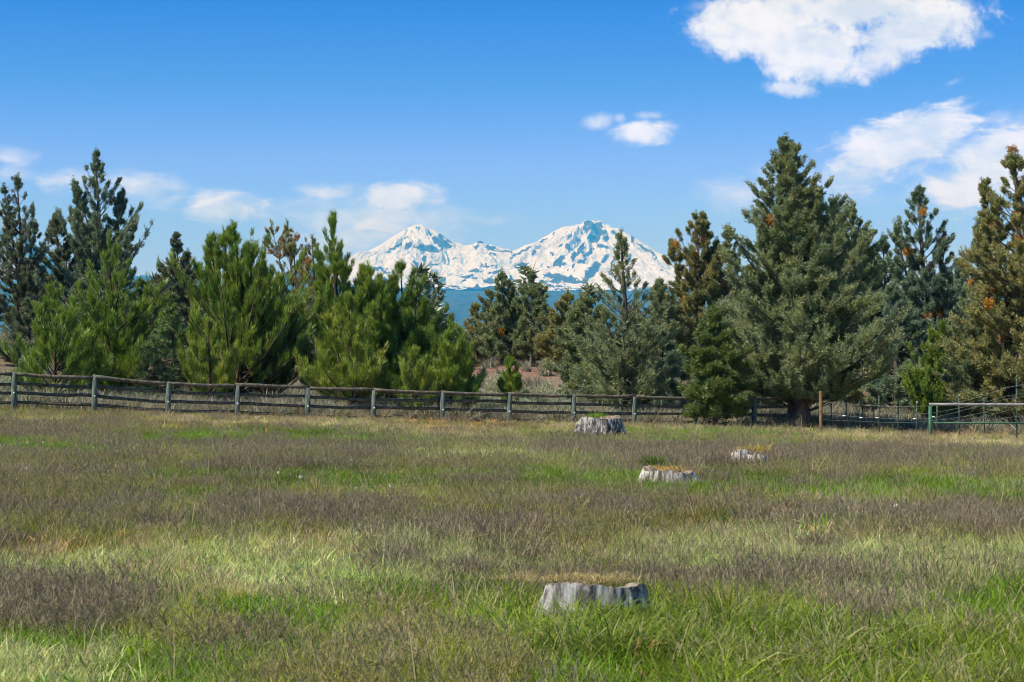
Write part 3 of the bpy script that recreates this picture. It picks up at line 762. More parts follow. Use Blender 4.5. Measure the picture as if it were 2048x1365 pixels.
TREES = [
    # ---- far junipers on the left rise
    ('juniper_tree', 'sparse dark juniper with bare spiky top at the left edge of the picture', 'juniper', 'airy', 42, 99, 345, 62, M_JUND, dict(hb=.08, stems=[(-28, .93, .45, .35), (38, .72, .6, .2), (-50, .62, .8, .1)], dens=1.25, dead=1)),
    ('juniper_tree', 'dark juniper filling in between the spiky left-edge juniper and the tall blue-grey one', 'juniper', 'old', 118, 104, 425, 50, M_JUND, dict(hb=.1, stems=[(20, .8, .7, .2)])),
    ('juniper_tree', 'tall ragged blue-grey juniper with long bare-tipped limbs against the left clouds', 'juniper', 'old', 200, 100, 300, 92, M_JUNB, dict(hb=.08, prof='juniper', stems=[(-55, .72, .5, .3), (-42, .86, .3, .5), (48, .82, .35, .4), (78, .66, .4, .3)], dens=1.15, gappy=.55, dead=2, lenvar=.4)),
    ('juniper_tree', 'distant slim dark juniper in the gap left of the largest round pine', 'juniper', 'juniper', 358, 112, 465, 44, M_JUND, dict(hb=.1, stems=[(-34, .77, .8, .2), (22, .86, .5, .3)])),
    # ---- pines behind the fence
    ('pine_tree', 'small bright green young pine nearest the left edge behind the fence', 'pine', 'pine', 108, 66, 570, 68, M_PINE, dict(hb=.1, gappy=.3)),
    ('pine_tree', 'tall green pine with reddish trunk, second from the left behind the fence', 'pine', 'pine', 224, 70, 468, 98, M_PINE, dict(hb=.12, stems=[(-48, .68, .6, .2), (52, .6, .7, .15)], gappy=.35)),
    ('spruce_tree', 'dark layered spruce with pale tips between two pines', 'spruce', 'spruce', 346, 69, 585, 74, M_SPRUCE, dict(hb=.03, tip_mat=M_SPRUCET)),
    ('pine_tree', 'big round-topped pine with several leaders, widest of the pines behind the fence', 'pine', 'pine', 471, 70, 447, 120, M_PINE, dict(hb=.14, prof='broad', stems=[(-46, .93, .45, .4), (-20, .97, .4, .5), (40, .9, .5, .4), (62, .80, .5, .4)], dens=1.1, gappy=.35)),
    ('pine_tree', 'dark pine leaning on the right side of the big round-topped pine', 'pine', 'pine', 532, 73, 520, 72, M_PINED, dict(hb=.12, prof='broad', stems=[(36, .88, .7, .3)], gappy=.3)),
    ('pine_tree', 'low yellow-green pine between the spruce and the big round-topped pine', 'pine', 'pine', 419, 67, 640, 52, M_PINEY, dict(hb=.2, gappy=.2)),
    ('juniper_tree', 'open rusty-brown juniper with bare dark trunk against the sky right of the round pine', 'juniper', 'airy', 588, 108, 440, 44, M_JUNO, dict(hb=.35, dens=.8, orange=8, brown=True, stems=[(-42, 1.0, .55, .75), (8, .92, .6, .6)], lean=(-8, 0))),
    ('juniper_tree', 'rusty-brown juniper half hidden behind the slender pointed pine', 'juniper', 'airy', 630, 104, 470, 40, M_JUNO, dict(hb=.25, orange=7, brown=True, stems=[(-18, .9, .8, .4)])),
    ('pine_tree', 'slender pointed pine with a narrow upright top, tallest of the pines', 'pine', 'pine', 672, 71, 425, 72, M_PINE, dict(hb=.12, prof='spire', stems=[(-36, .84, .55, .3), (24, .75, .7, .25)], gappy=.2)),
    ('pine_tree', 'yellow-green pine standing in front of the slender pointed pine', 'pine', 'pine', 702, 68, 590, 70, M_PINEY, dict(hb=.15, stems=[(-50, .85, .8, .15)], gappy=.35)),
    ('pine_tree', 'green pine with a twin tip below the left snow peak', 'pine', 'pine', 742, 71, 527, 58, M_PINE, dict(hb=.14, stems=[(-14, .98, .5, .5), (24, .92, .5, .5)], gappy=.3)),
    ('pine_tree', 'dark green pine with a brownish tip, rightmost of the tall pines', 'pine', 'pine', 808, 72, 524, 72, M_PINED, dict(hb=.1, prof='broad', stems=[(34, .86, .7, .2), (-22, .9, .5, .4), (52, .72, .6, .15)], gappy=.3)),
    ('pine_tree', 'small yellow-green pine at the foot of the rightmost tall pine', 'pine', 'pine', 830, 67, 700, 38, M_PINEY, dict(hb=.12)),
    ('pine_tree', 'bushy small pine standing right of the tall pines, its top at the blue hills', 'pine', 'pine', 907, 68, 645, 44, M_PINE, dict(hb=.08, stems=[(-20, .85, .6, .2), (22, .8, .6, .2)])),
    ('pine_sapling', 'thin pine sapling beside the silvery sagebrush', 'pine', 'pine', 1022, 74, 716, 20, M_PINE, dict(hb=.12, dens=.8, trunk_r=.035, small=True)),
    # ---- junipers beyond the centre gap
    ('juniper_tree', 'low brownish juniper at the left end of the centre clump', 'juniper', 'old', 953, 100, 608, 42, M_JUNO, dict(hb=.06, orange=1)),
    ('juniper_tree', 'juniper with wispy bare twigs at its top before the saddle between the peaks', 'juniper', 'old', 1006, 99, 540, 52, M_JUN, dict(hb=.06, prof='juniper', stems=[(-26, .8, .7, .2), (20, .86, .6, .3)], dead=4, orange=1)),
    ('juniper_tree', 'narrow juniper with a pointed tip, right one of the centre clump', 'juniper', 'juniper', 1066, 98, 541, 40, M_JUN, dict(hb=.06, prof='column')),
    ('juniper_tree', 'lower rounded juniper with a small dark spike on top below the right peak', 'juniper', 'juniper', 1138, 95, 580, 52, M_JUNO, dict(hb=.06, stems=[(-34, .75, .7, .1), (30, .82, .7, .1)], orange=2)),
    ('juniper_tree', 'broad low juniper at the left shoulder of the see-through one', 'juniper', 'juniper', 1178, 78, 582, 62, M_JUN, dict(hb=.14, stems=[(-34, .86, .7, .15)], gappy=.2)),
    ('juniper_tree', 'see-through pointed juniper standing before the right snow peak', 'juniper', 'sparse', 1250, 74, 460, 100, M_JUN, dict(hb=.12, prof='spire', dens=1.7, trunk_r=.2, gappy=.2, stems=[(-40, .6, .7, .12), (40, .5, .6, .12)])),
    ('juniper_tree', 'small pale blue-green juniper at the right foot of the see-through one', 'juniper', 'juniper', 1326, 77, 655, 42, M_JUNB, dict(hb=.12, dens=.9)),
    ('juniper_tree', 'irregular flat-topped juniper with brown tinges right of the snow peak', 'juniper', 'old', 1400, 92, 425, 98, M_JUNO, dict(hb=.08, stems=[(-50, .86, .45, .5), (18, 1.0, .35, .6), (44, .86, .45, .4)], orange=7, gappy=.5, dens=1.1)),
    ('juniper_tree', 'small dense dark green young juniper pressing against the rail fence', 'juniper', 'juniper', 1431, 68.7, 612, 60, M_JUNG, dict(hb=.13, clear=.12, stems=[(-22, .85, .7, .12), (26, .8, .6, .12)], trunk_r=.09)),
    ('juniper_tree', 'grey-green juniper crowding the left side of the tallest tree', 'juniper', 'juniper', 1500, 80, 560, 62, M_JUN, dict(hb=.1, orange=1)),
    ('juniper_tree', 'tallest tree, thick-trunked pointed juniper at the right end of the rail fence', 'juniper', 'juniper', 1598, 71, 270, 140, M_JUN, dict(hb=.13, stems=[(42, .82, .42, .3), (-62, .74, .5, .25), (-90, .55, .5, .2), (70, .62, .6, .15), (-14, .93, .3, .5)], dens=1.9, clear=.11, trunk_r=.38, orange=3, gappy=.3, lean=(-16, 0))),
    ('juniper_tree', 'juniper with two slim spires just right of the tallest tree', 'juniper', 'juniper', 1672, 88, 395, 58, M_JUNB, dict(hb=.1, stems=[(16, .93, .6, .4)])),
    ('juniper_tree', 'rounded juniper with dark trunk visible over the wire fence', 'juniper', 'juniper', 1710, 86, 403, 68, M_JUN, dict(hb=.15, prof='column', stems=[(28, .88, .6, .3)], trunk_r=.3)),
    ('juniper_tree', 'open-crowned juniper dotted with orange clumps, second tree from the right edge', 'juniper', 'old', 1846, 86, 368, 92, M_JUNB, dict(hb=.1, prof='juniper', stems=[(56, .78, .45, .3), (-48, .84, .4, .4)], orange=9, gappy=.5, lenvar=.35, trunk_r=.24)),
    ('juniper_tree', 'bluish low juniper below the open-crowned one', 'juniper', 'juniper', 1790, 82, 560, 62, M_JUNB, dict(hb=.06)),
    ('juniper_tree', 'bright green young juniper behind the pipe rail', 'juniper', 'column', 1866, 77, 655, 44, M_JUNBR, dict(hb=.03, stems=[(26, 1.06, .6, .1), (-30, .6, .6, .05)], small=True)),
    ('juniper_tree', 'olive juniper half behind the big orange-laden one, left of it', 'juniper', 'juniper', 1968, 84, 432, 62, M_JUN, dict(hb=.1, orange=3)),
    ('juniper_tree', 'big orange-laden juniper cut off by the right edge of the picture', 'juniper', 'old', 2040, 73, 292, 118, M_JUNO, dict(hb=.1, prof='juniper', stems=[(-44, .90, .35, .55), (40, .95, .5, .3), (-64, .55, .7, .1)], orange=16, dens=1.3, gappy=.35, trunk_r=.26)),
    ('juniper_tree', 'low olive juniper under the orange-laden one, behind the wire', 'juniper', 'juniper', 1950, 74, 610, 62, M_JUN, dict(hb=.14, orange=2, trunk_r=.12)),
    ('juniper_tree', 'dark juniper at the back between the tall blue-grey juniper and the slim distant one', 'juniper', 'juniper', 290, 104, 560, 50, M_JUND, dict(hb=.03, dens=1.15)),
    ('juniper_tree', 'dark juniper at the back left of the two rusty-brown ones', 'juniper', 'juniper', 545, 100, 560, 50, M_JUN, dict(hb=.03, dens=1.15)),
    ('juniper_tree', 'dark juniper at the back between the slender pointed pine and the twin-tipped pine', 'juniper', 'juniper', 640, 98, 560, 48, M_JUND, dict(hb=.03, dens=1.15)),
    ('juniper_tree', 'low juniper at the back filling the foot of the centre gap', 'juniper', 'juniper', 930, 103, 668, 44, M_JUN, dict(hb=.03, dens=1.15)),
    ('juniper_tree', 'olive juniper at the back between the see-through juniper and the flat-topped one', 'juniper', 'juniper', 1322, 90, 560, 56, M_JUN, dict(hb=.03, dens=1.15)),
    ('juniper_tree', 'grey-green juniper at the back right of the flat-topped juniper', 'juniper', 'juniper', 1462, 92, 455, 58, M_JUN, dict(hb=.03, dens=1.15)),
    ('juniper_tree', 'blue-green juniper between the twin-spired juniper and the open-crowned one', 'juniper', 'juniper', 1772, 90, 470, 60, M_JUNB, dict(hb=.03, dens=1.15)),
    ('juniper_tree', 'blue-green juniper at the back right of the open-crowned one', 'juniper', 'juniper', 1925, 92, 520, 56, M_JUNB, dict(hb=.03, dens=1.15)),
    ('juniper_tree', 'olive low juniper behind the wire fence right of the tallest trunk', 'juniper', 'juniper', 1665, 84, 640, 52, M_JUN, dict(hb=.03, dens=1.15)),
    ('juniper_tree', 'low dark juniper behind the left-edge pine', 'juniper', 'juniper', 60, 88, 600, 60, M_JUND, dict(hb=.03, dens=1.15)),
    ('juniper_tree', 'low juniper at the back right of the left-edge pine', 'juniper', 'juniper', 165, 88, 560, 60, M_JUN, dict(hb=.03, dens=1.15)),
    # ---- beyond both edges, so that a step aside still looks right
    ('juniper_tree', 'juniper standing just outside the left edge', 'juniper', 'old', -70, 96, 400, 80, M_JUND, dict(hb=.08)),
    ('juniper_tree', 'juniper standing just outside the right edge', 'juniper', 'juniper', 2200, 82, 380, 90, M_JUN, dict(hb=.1)),
    ('juniper_tree', 'dark juniper filling the back behind the tallest tree', 'juniper', 'juniper', 1590, 98, 480, 80, M_JUND, dict(hb=.03, dens=.8)),
    ('juniper_tree', 'dark juniper filling the back between the two trees nearest the right edge', 'juniper', 'juniper', 1900, 100, 540, 90, M_JUND, dict(hb=.03, dens=.8)),
    ('juniper_tree', 'dark juniper at the back behind the rounded juniper', 'juniper', 'juniper', 1755, 100, 510, 70, M_JUND, dict(hb=.03, dens=.8)),
]
for i, (nm, lab, cat, kind, px, d, top, hw, mat, kw) in enumerate(TREES):
    make_tree(nm, lab, cat, kind, px, d, top, hw, mat, 100 + i, bark=M_PBARK if nm.startswith('pine') else M_BARK, **kw)


# far woodland on the plain behind: one mass
def far_woods():
    rng = np.random.default_rng(3)
    N = 900
    d = 125 + 500 * rng.random(N) ** 1.5
    px = rng.uniform(-900, 2950, N)
    x = (px - 1024) / FPX * d
    z = zg(x, d)
    h = rng.uniform(3.5, 6.5, N); r = h * rng.uniform(.22, .34, N)
    k = 170
    t = rng.random((N, k)) ** 1.3; a = rng.random((N, k)) * 6.283
    rr = r[:, None] * (1 - t) ** .8 * rng.uniform(.6, 1.1, (N, k))
    P = np.stack([x[:, None] + rr * np.cos(a), d[:, None] + rr * np.sin(a), z[:, None] + h[:, None] * (.05 + .95 * t)], -1).reshape(-1, 3)
    D = unit(np.stack([np.cos(a), np.sin(a), .8 + 0 * a], -1).reshape(-1, 3))
    V = tri_cloud(P, D, 2, .55, .30, .8, .2, rng)
    o = mesh_np('woodland', V.reshape(-1, 3), np.arange(len(V) * 3).reshape(-1, 3), M_JUND, attrs={'tint': ('FLOAT', 'FACE', rng.random(len(V)))})
    tag(o, 'far juniper woodland on the plain behind the fenced field', 'woodland', kind='stuff')


far_woods()

# ------------------------------------------------------------------ rail fence
POSTS = [(28, 745, 822), (189, 752, 829), (336, 764, 835), (475, 768, 840), (615, 774, 844), (747, 778, 846), (885, 782, 849), (1018, 786, 852), (1147, 789, 855), (1268, 792, 856), (1390, 795, 857), (1508, 796, 858), (1618, 794, 858)]


def fence_line(i):
    """distance of post i"""
    return 60.0 + 0.92 * i


def build_fence():
    A = POSTS
    X0 = at(28, 60)[0]
    pts = []
    for i, (px, top, base) in enumerate(A):
        d = fence_line(i)
        x = (px - 1024) / FPX * d
        zt = EYE + (HOR - top) * d / FPX
        pts.append((x, d, zt))
    # two spans more to the left, outside the picture
    d0 = pts[0]; d1 = pts[1]
    pre = []
    for k in (2, 1):
        pre.append((d0[0] - k * (d1[0] - d0[0]), d0[1] - k * .92, d0[2] + k * .09))
    pts = pre + pts
    e = empty('rail_fence', (pts[5][0], pts[5][1], float(zg(pts[5][0], pts[5][1]))), 'long weathered four-rail wooden fence across the far side of the meadow', 'fence')
    org = np.array(e.location)
    rng = np.random.default_rng(12)
    pz = []
    for i, (x, y, zt) in enumerate(pts):
        zb = float(zg(x, y)) - .3
        r = .088
        if i < len(pts) - 1:
            ztp = zt - .03
            P = np.array([[x, y, zb], [x + .005, y, (zb + ztp) / 2], [x + rng.normal(0, .01), y, ztp - .015], [x, y, ztp]])
            V, F = tubes(P[None], np.array([[r * 1.02, r, r * .96, r * .8]]), 12, caps=True)
            V = V - org
            mesh_np('post', V, F, M_POST, e)
            V, F = tubes(np.array([[[x + .03, y - .085, zt - .62], [x + .03, y - .125, zt - .62]]]), np.array([[.028, .022]]), 8, caps=True)
            mesh_np('insulator', V - org, F, M_WHITE, e)
        pz.append((x, y, zt))
    for i in range(len(pts) - 1):
        a = np.array(pz[i]); b = np.array(pz[i + 1])
        for k, dz in enumerate((-.035, -.33, -.61, -.90)):
            s = np.linspace(-.02 if k == 0 else 0, 1.02 if k == 0 else 1, 7)[:, None]
            P = a + (b - a) * s + np.array([0, .085 if k else 0.0, dz])
            P[:, 2] += .035 * (rng.random() * 2 - 1) * (s[:, 0]) + rng.normal(0, .006, 7) - .03 * np.sin(s[:, 0] * np.pi) * rng.random()
            if k == 0:
                P[:, 2] += (.005 if i % 2 else -.012)
            r0 = .062 if k == 0 else .052
            rr = r0 * (1 + rng.normal(0, .04, 7)) * np.linspace(1.05, .92, 7)[:: (1 if i % 2 else -1)]
            V, F = tubes(P[None], rr[None], 10, caps=True)
            mesh_np('rail', V - org, F, M_FENCE, e, smooth=False)
    # woven wire on part of the far side of the fence
    W = Acc()
    a = np.array(pz[7]); b = np.array(pz[11])
    for sgi in range(7, 11):
        a = np.array(pz[sgi]); b = np.array(pz[sgi + 1])
        for dz in np.linspace(-.16, -1.12, 8):
            s = np.linspace(0, 1, 5)[:, None]
            P = a + (b - a) * s + np.array([0, .15, dz])
            W.add(*tubes(P[None], np.full((1, 5), .0032), 4))
        if sgi < 9:
            for s in np.linspace(.03, .97, 16):
                p = a + (b - a) * s + np.array([0, .15, 0])
                W.add(*tubes(np.array([[p + [0, 0, -.16], p + [0, 0, -1.12]]]), np.full((1, 2), .003), 4))
    W.V = [v - org for v in W.V]
    W.obj('wire_mesh', M_WIRE, e)


build_fence()


# ------------------------------------------------------------------ wire fence, posts and pipe rail on the right
def gpt(px, py, d):
    return np.array([(px - 1024) / FPX * d, d, EYE + (HOR - py) * d / FPX])


def build_wire_fence():
    # T-posts: column, top row, distance
    TP = [(1662, 797, 71), (1692, 800, 70.5), (1725, 798, 70), (1758, 792, 66), (1796, 800, 69), (1833, 804, 67), (1874, 806, 68), (1918, 790, 67), (1968, 795, 70), (2033, 752, 65.5), (2120, 765, 66)]
    g = at(1760, 67)
    e = empty('wire_fence', g, 'sagging wire fence on thin green steel posts at the right', 'fence')
    org = np.array(e.location)
    tops = []
    for (px, py, d) in TP:
        t = gpt(px, py, d)
        zb = float(zg(t[0], t[1])) - .2
        A = Acc()
        x, y, z = t
        for (hx, hy, ox, oy) in ((.024, .004, 0, 0), (.004, .018, 0, .021)):
            V = np.array([[x + ox + sx * hx, y + oy + sy * hy, zz] for zz in (zb, z) for (sx, sy) in ((-1, -1), (1, -1), (1, 1), (-1, 1))]) - org
            A.add(V, np.array([[0, 1, 5, 4], [1, 2, 6, 5], [2, 3, 7, 6], [3, 0, 4, 7], [4, 5, 6, 7], [3, 2, 1, 0]]))
        for k in range(8):
            zk = z - .06 - k * .12
            V = np.array([[x + sx * .008, y - .004 + (sy - 1) * .005, zk + sz * .01] for sz in (-1, 1) for (sx, sy) in ((-1, -1), (1, -1), (1, 1), (-1, 1))]) - org
            A.add(V, np.array([[0, 1, 5, 4], [1, 2, 6, 5], [3, 0, 4, 7], [4, 5, 6, 7], [3, 2, 1, 0]]))
        A.obj('post', M_TPOST, e)
        V, F = tubes(np.array([[[x + .01, y - .02, z - .07], [x + .01, y - .02, z + .015]]]), np.array([[.032, .028]]), 8, caps=True)
        if px in (1833, 1918, 2033):
            mesh_np('post_cap', V - org, F, M_WIRE if px != 2033 else M_GREENPIPE, e)
    # wires given as rows at chosen columns; they climb towards the tall right post
    WR = [[(1645, 804), (1700, 809), (1780, 814), (1833, 813), (1880, 812), (1960, 795), (2033, 768), (2120, 775)],
          [(1645, 818), (1700, 823), (1780, 829), (1833, 829), (1870, 826), (1960, 808), (2033, 786), (2120, 790)],
          [(1645, 828), (1700, 833), (1780, 838), (1833, 839), (1870, 836), (1960, 812), (2033, 793), (2120, 797)],
          [(1645, 840), (1700, 842), (1780, 846), (1833, 845), (1900, 838), (1968, 826), (2033, 801), (2120, 806)],
          [(1900, 846), (1980, 831), (2033, 817), (2120, 820)],
          [(1920, 852), (1980, 841), (2033, 833), (2120, 834)]]
    for k, w in enumerate(WR):
        P = []
        cols = np.linspace(w[0][0], w[-1][0], 14)
        rows = np.interp(cols, [q[0] for q in w], [q[1] for q in w])
        for c, r in zip(cols, rows):
            dd = float(np.interp(c, [1645, 2033, 2120], [66.2, 65.4, 66]))
            P.append(gpt(c, r, dd))
        P = np.array(P)
        V, F = tubes(P[None], np.full((1, 14), .006 if k == 0 else .004), 5)
        mesh_np('wire', V - org, F, M_WIRE, e)
    for (px, py) in ((1688, 832), (1722, 836), (1754, 836), (1829, 838), (1866, 834)):
        p = gpt(px, py, 66.0)
        V, F = tubes(np.array([[p + [-.055, 0, 0], p + [.055, 0, 0]]]), np.array([[.018, .018]]), 8, caps=True)
        mesh_np('insulator', V - org, F, M_WHITE, e)
    # brown wooden post
    d = 66.4
    p = gpt(1641, 783, d); zb = float(zg(p[0], d)) - .3
    o = empty('wooden_post', (p[0], d, zb + .3), 'tall orange-brown wooden post right of the thick juniper trunk', 'post')
    P = np.array([[0, 0, -.3], [.01, 0, .3], [.0, 0, p[2] - zb - .32], [0, 0, p[2] - zb - .3]])
    V, F = tubes(P[None], np.array([[.060, .058, .056, .05]]), 12, caps=True)
    mesh_np('shaft', V, F, M_BROWNPOST, o)
    V, F = tubes(np.array([[[-.08, -.0, .82], [.08, 0, .82]]]), np.array([[.063, .063]]), 6, caps=True)
    an = np.linspace(0, 2 * np.pi, 13)
    P = np.stack([.064 * np.cos(an), .064 * np.sin(an), .82 + .01 * np.sin(an * 2)], 1)
    V, F = tubes(P[None], np.full((1, 13), .007), 5)
    mesh_np('wire_loop', V, F, M_WIRE, o)
    # pipe rail
    d = 65.0
    a = gpt(1858, 809, d); b = gpt(2110, 810, d)
    g = at(1860, d)
    o = empty('pipe_rail', g, 'grey pipe rail on a green steel post with a green lower bar', 'rail')
    org = np.array(o.location)
    P = np.array([a + (b - a) * s for s in np.linspace(0, 1, 6)])
    V, F = tubes(P[None], np.full((1, 6), .045), 12, caps=True)
    mesh_np('top_rail', V - org, F, M_GREYPIPE, o, smooth=False)
    for px in (1860, 2090):
        p = gpt(px, 813, d)
        V, F = tubes(np.array([[[p[0], d, g[2] - .3], [p[0], d, p[2] + .0]]]), np.array([[.058, .058]]), 12, caps=True)
        mesh_np('post', V - org, F, M_GREENPIPE, o)
    a2 = gpt(1862, 846, d); b2 = gpt(2088, 847, d)
    V, F = tubes(np.array([[a2, (a2 + b2) / 2, b2]]), np.full((1, 3), .026), 8, caps=True)
    mesh_np('lower_bar', V - org, F, M_GREENPIPE, o)
    # two thin steel posts behind the rail fence
    for (px, py, d, lab) in ((1241, 798, 70, 'thin dark steel post behind the rail fence, left of the see-through juniper trunk'), (1323, 800, 71, 'thin dark steel post behind the rail fence, right of the see-through juniper trunk')):
        p = gpt(px, py, d); z0 = float(zg(p[0], d))
        A = Acc()
        for (hx, hy, oy) in ((.03, .006, 0), (.006, .022, .028)):
            V = np.array([[sx * hx, oy + sy * hy, zz] for zz in (-.3, p[2] - z0) for (sx, sy) in ((-1, -1), (1, -1), (1, 1), (-1, 1))])
            A.add(V, np.array([[0, 1, 5, 4], [1, 2, 6, 5], [2, 3, 7, 6], [3, 0, 4, 7], [4, 5, 6, 7], [3, 2, 1, 0]]))
        q = A.obj('steel_post', M_TPOST)
        q.location = (p[0], d, z0)
        tag(q, lab, 'post')
    # small orange survey stake
    g = at(533, 47.0)
    V, F = tubes(np.array([[[0, 0, -.05], [0, 0, .10], [0, 0, .22], [0, 0, .23]]]), np.array([[.02, .02, .022, .015]]), 6, caps=True)
    q = mesh_np('marker_stake', V, F, rough_mat('orange_paint', (.5, .2, .06), (.6, .28, .1)))
    q.location = g
    tag(q, 'tiny orange-brown stake standing in the meadow before the fence', 'stake')


build_wire_fence()

# ------------------------------------------------------------------ stumps
def stump_mat(name, light, dark, moss, darkfront, sc=(16, 16, 1.6)):
    m, T = new_mat(name)
    tc = T.n('ShaderNodeTexCoord').outputs['Object']
    st = T.n('ShaderNodeMapping', {'Vector': tc, 'Scale': sc}).outputs[0]
    n1 = T.noise(st, 1.0, 6, .65, .6)
    n2 = T.noise(tc, 3.2, 5, .6)
    n3 = T.noise(tc, 40, 4, .7)
    c = T.mix(T.ramp(n1, .40, .60), dark, light)
    c = T.mix(T.ramp(T.math('ADD', n2, T.math('MULTIPLY', T.math('SUBTRACT', n1, .5), .5)), .54, .62, 0, darkfront), c, dark)
    c = T.mix(T.ramp(n2, .30, .40, .55, 0), c, moss)
    c = T.mix(T.ramp(n3, .4, .7, 0, .4), c, T.mix(1., c, (.6, .6, .6), 'MULTIPLY'))
    bp = T.n('ShaderNodeBump', {'Strength': .9, 'Distance': .02, 'Height': n1}).outputs[0]
    bs = T.n('ShaderNodeBsdfPrincipled', {'Base Color': c, 'Roughness': .9, 'Normal': bp})
    bs.inputs['Specular IOR Level'].default_value = .15
    T.n('ShaderNodeOutputMaterial', {'Surface': bs.outputs[0]})
    return m


M_ST1 = stump_mat('grey_stump_wood', (.46, .45, .43), (.045, .04, .04), (.42, .26, .13), .85)
M_ST2 = stump_mat('bleached_stump_wood', (.66, .63, .58), (.17, .15, .13), (.50, .36, .20), .5)
M_ST4 = stump_mat('blotched_stump_wood', (.50, .50, .49), (.09, .085, .085), (.34, .30, .20), .9, (11, 11, 3.5))
M_STT = rough_mat('stump_cut_face', (.10, .08, .06), (.30, .25, .20), 12, (1, 1, 1), .8)


def stump(loc, rt, rb, h, seed, label, mat, ecc=.8, flares=(), ragged=.04, hollow=.5, tilt=0.0, front=0.0):
    e = empty('tree_stump', loc, label, 'stump')
    rng = np.random.default_rng(seed)
    na, nh = 120, 22
    a = np.linspace(0, 2 * np.pi, na, endpoint=False)
    t = np.linspace(0, 1, nh)
    A, Tt = np.meshgrid(a, t)
    r = rb + (rt - rb) * (Tt ** .55)
    for (fa, w, amt) in flares:
        dd = np.angle(np.exp(1j * (A - fa)))
        r = r + amt * np.exp(-(dd / w) ** 2) * (1 - Tt) ** 1.0
    ph = rng.random(5) * 6.28
    rid = .04 * np.sin(A * 3 + ph[0]) + .02 * np.sin(A * 7 + ph[1] + Tt) + .05 * (vnoise(A * 5, Tt * 1.5, seed + 7) - .5) * 2 + .04 * (vnoise(A * 14, Tt * 3, seed) - .5) * 2
    crack = np.zeros_like(A)
    for c in rng.random(9) * 6.28:
        dd = np.angle(np.exp(1j * (A - c - .08 * np.sin(Tt * 4 + c))))
        crack -= .13 * np.exp(-(dd / .045) ** 2) * rng.uniform(.4, 1)
    r = r * (1 + rid + crack)
    stp = np.floor(vnoise(a * 2.2, a * 0 + 3, seed + 5) * 4) / 3 - .5
    top = h * ragged * 1.6 * stp - front * np.sin(a) * rt + h * (1 + ragged * (np.sin(a * 2 + ph[3]) + .7 * (vnoise(a * 4, a * 0, seed + 3) - .5) * 2)) + tilt * np.cos(a) * rt
    Z = Tt * top[None] - .12 * (1 - Tt)
    V = np.stack([r * np.cos(A), r * np.sin(A) * ecc, Z], -1).reshape(-1, 3)
    idx = np.arange(nh * na).reshape(nh, na)
    F = np.stack([idx[:-1], np.roll(idx[:-1], -1, 1), np.roll(idx[1:], -1, 1), idx[1:]], -1).reshape(-1, 4)
    mesh_np('bark', V, F, mat, e, smooth=False)
    # cut face with a rotten hollow
    nr = 10
    s = np.linspace(1, 0.03, nr)
    rr = r[-1][None] * s[:, None] * .999
    zz = top[None] * np.ones((nr, 1)) - hollow * h * (sstep(.75, .35, s)[:, None] if False else (1 - sstep(.35, .8, s))[:, None]) + rng.normal(0, .006, (nr, na)) * (s < .99)[:, None]
    V = np.stack([rr * np.cos(a)[None], rr * np.sin(a)[None] * ecc, zz - .0015], -1).reshape(-1, 3)
    idx = np.arange(nr * na).reshape(nr, na)
    F = np.stack([idx[:-1], np.roll(idx[:-1], -1, 1), np.roll(idx[1:], -1, 1), idx[1:]], -1).reshape(-1, 4)
    mesh_np('cut_face', V, F, M_STT, e, smooth=True)
    return e


def flat_at(px, py):
    d = EYE * FPX / (py - HOR)
    for _ in range(8):
        x = (px - 1024) / FPX * d
        d = (EYE - float(zg(x, d))) * FPX / (py - HOR)
    return np.array([(px - 1024) / FPX * d, d, float(zg((px - 1024) / FPX * d, d))])


PI = math.pi
S1 = flat_at(1203, 878)
stump(S1, .52, .66, .56, 4, 'broad grey stump with a pale root flare and black cracks, close to the fence', M_ST1, .8, [(PI * 1.05, .35, .36), (PI * 1.32, .22, .22), (-.25, .3, .22), (PI * 1.62, .2, .1)], .05, .35)
S2 = flat_at(1338, 975)
stump(S2, .34, .41, .22, 6, 'low bleached stump overgrown with orange moss in the middle of the meadow', M_ST2, .75, [(PI, .4, .08), (-.2, .4, .20)], .14, .3, tilt=-.10)
S3 = flat_at(1484, 933)
stump(S3, .17, .23, .25, 8, 'left half of a weathered low split stump topped by yellow grass', M_ST2, .8, [(PI, .5, .10)], .10, .3)
S3b = flat_at(1514, 936)
stump(S3b, .16, .24, .21, 9, 'right half of a weathered low split stump topped by yellow grass', M_ST2, .8, [(0, .5, .16)], .10, .3)
S4 = flat_at(1188, 1262)
stump(S4, .30, .36, .27, 12, 'nearest stump, grey and black with lush grass growing against its front', M_ST4, .55, [(PI * 1.05, .45, .16), (PI * 1.4, .2, .05), (-.2, .3, .08)], .045, .3, tilt=-.02, front=.12)


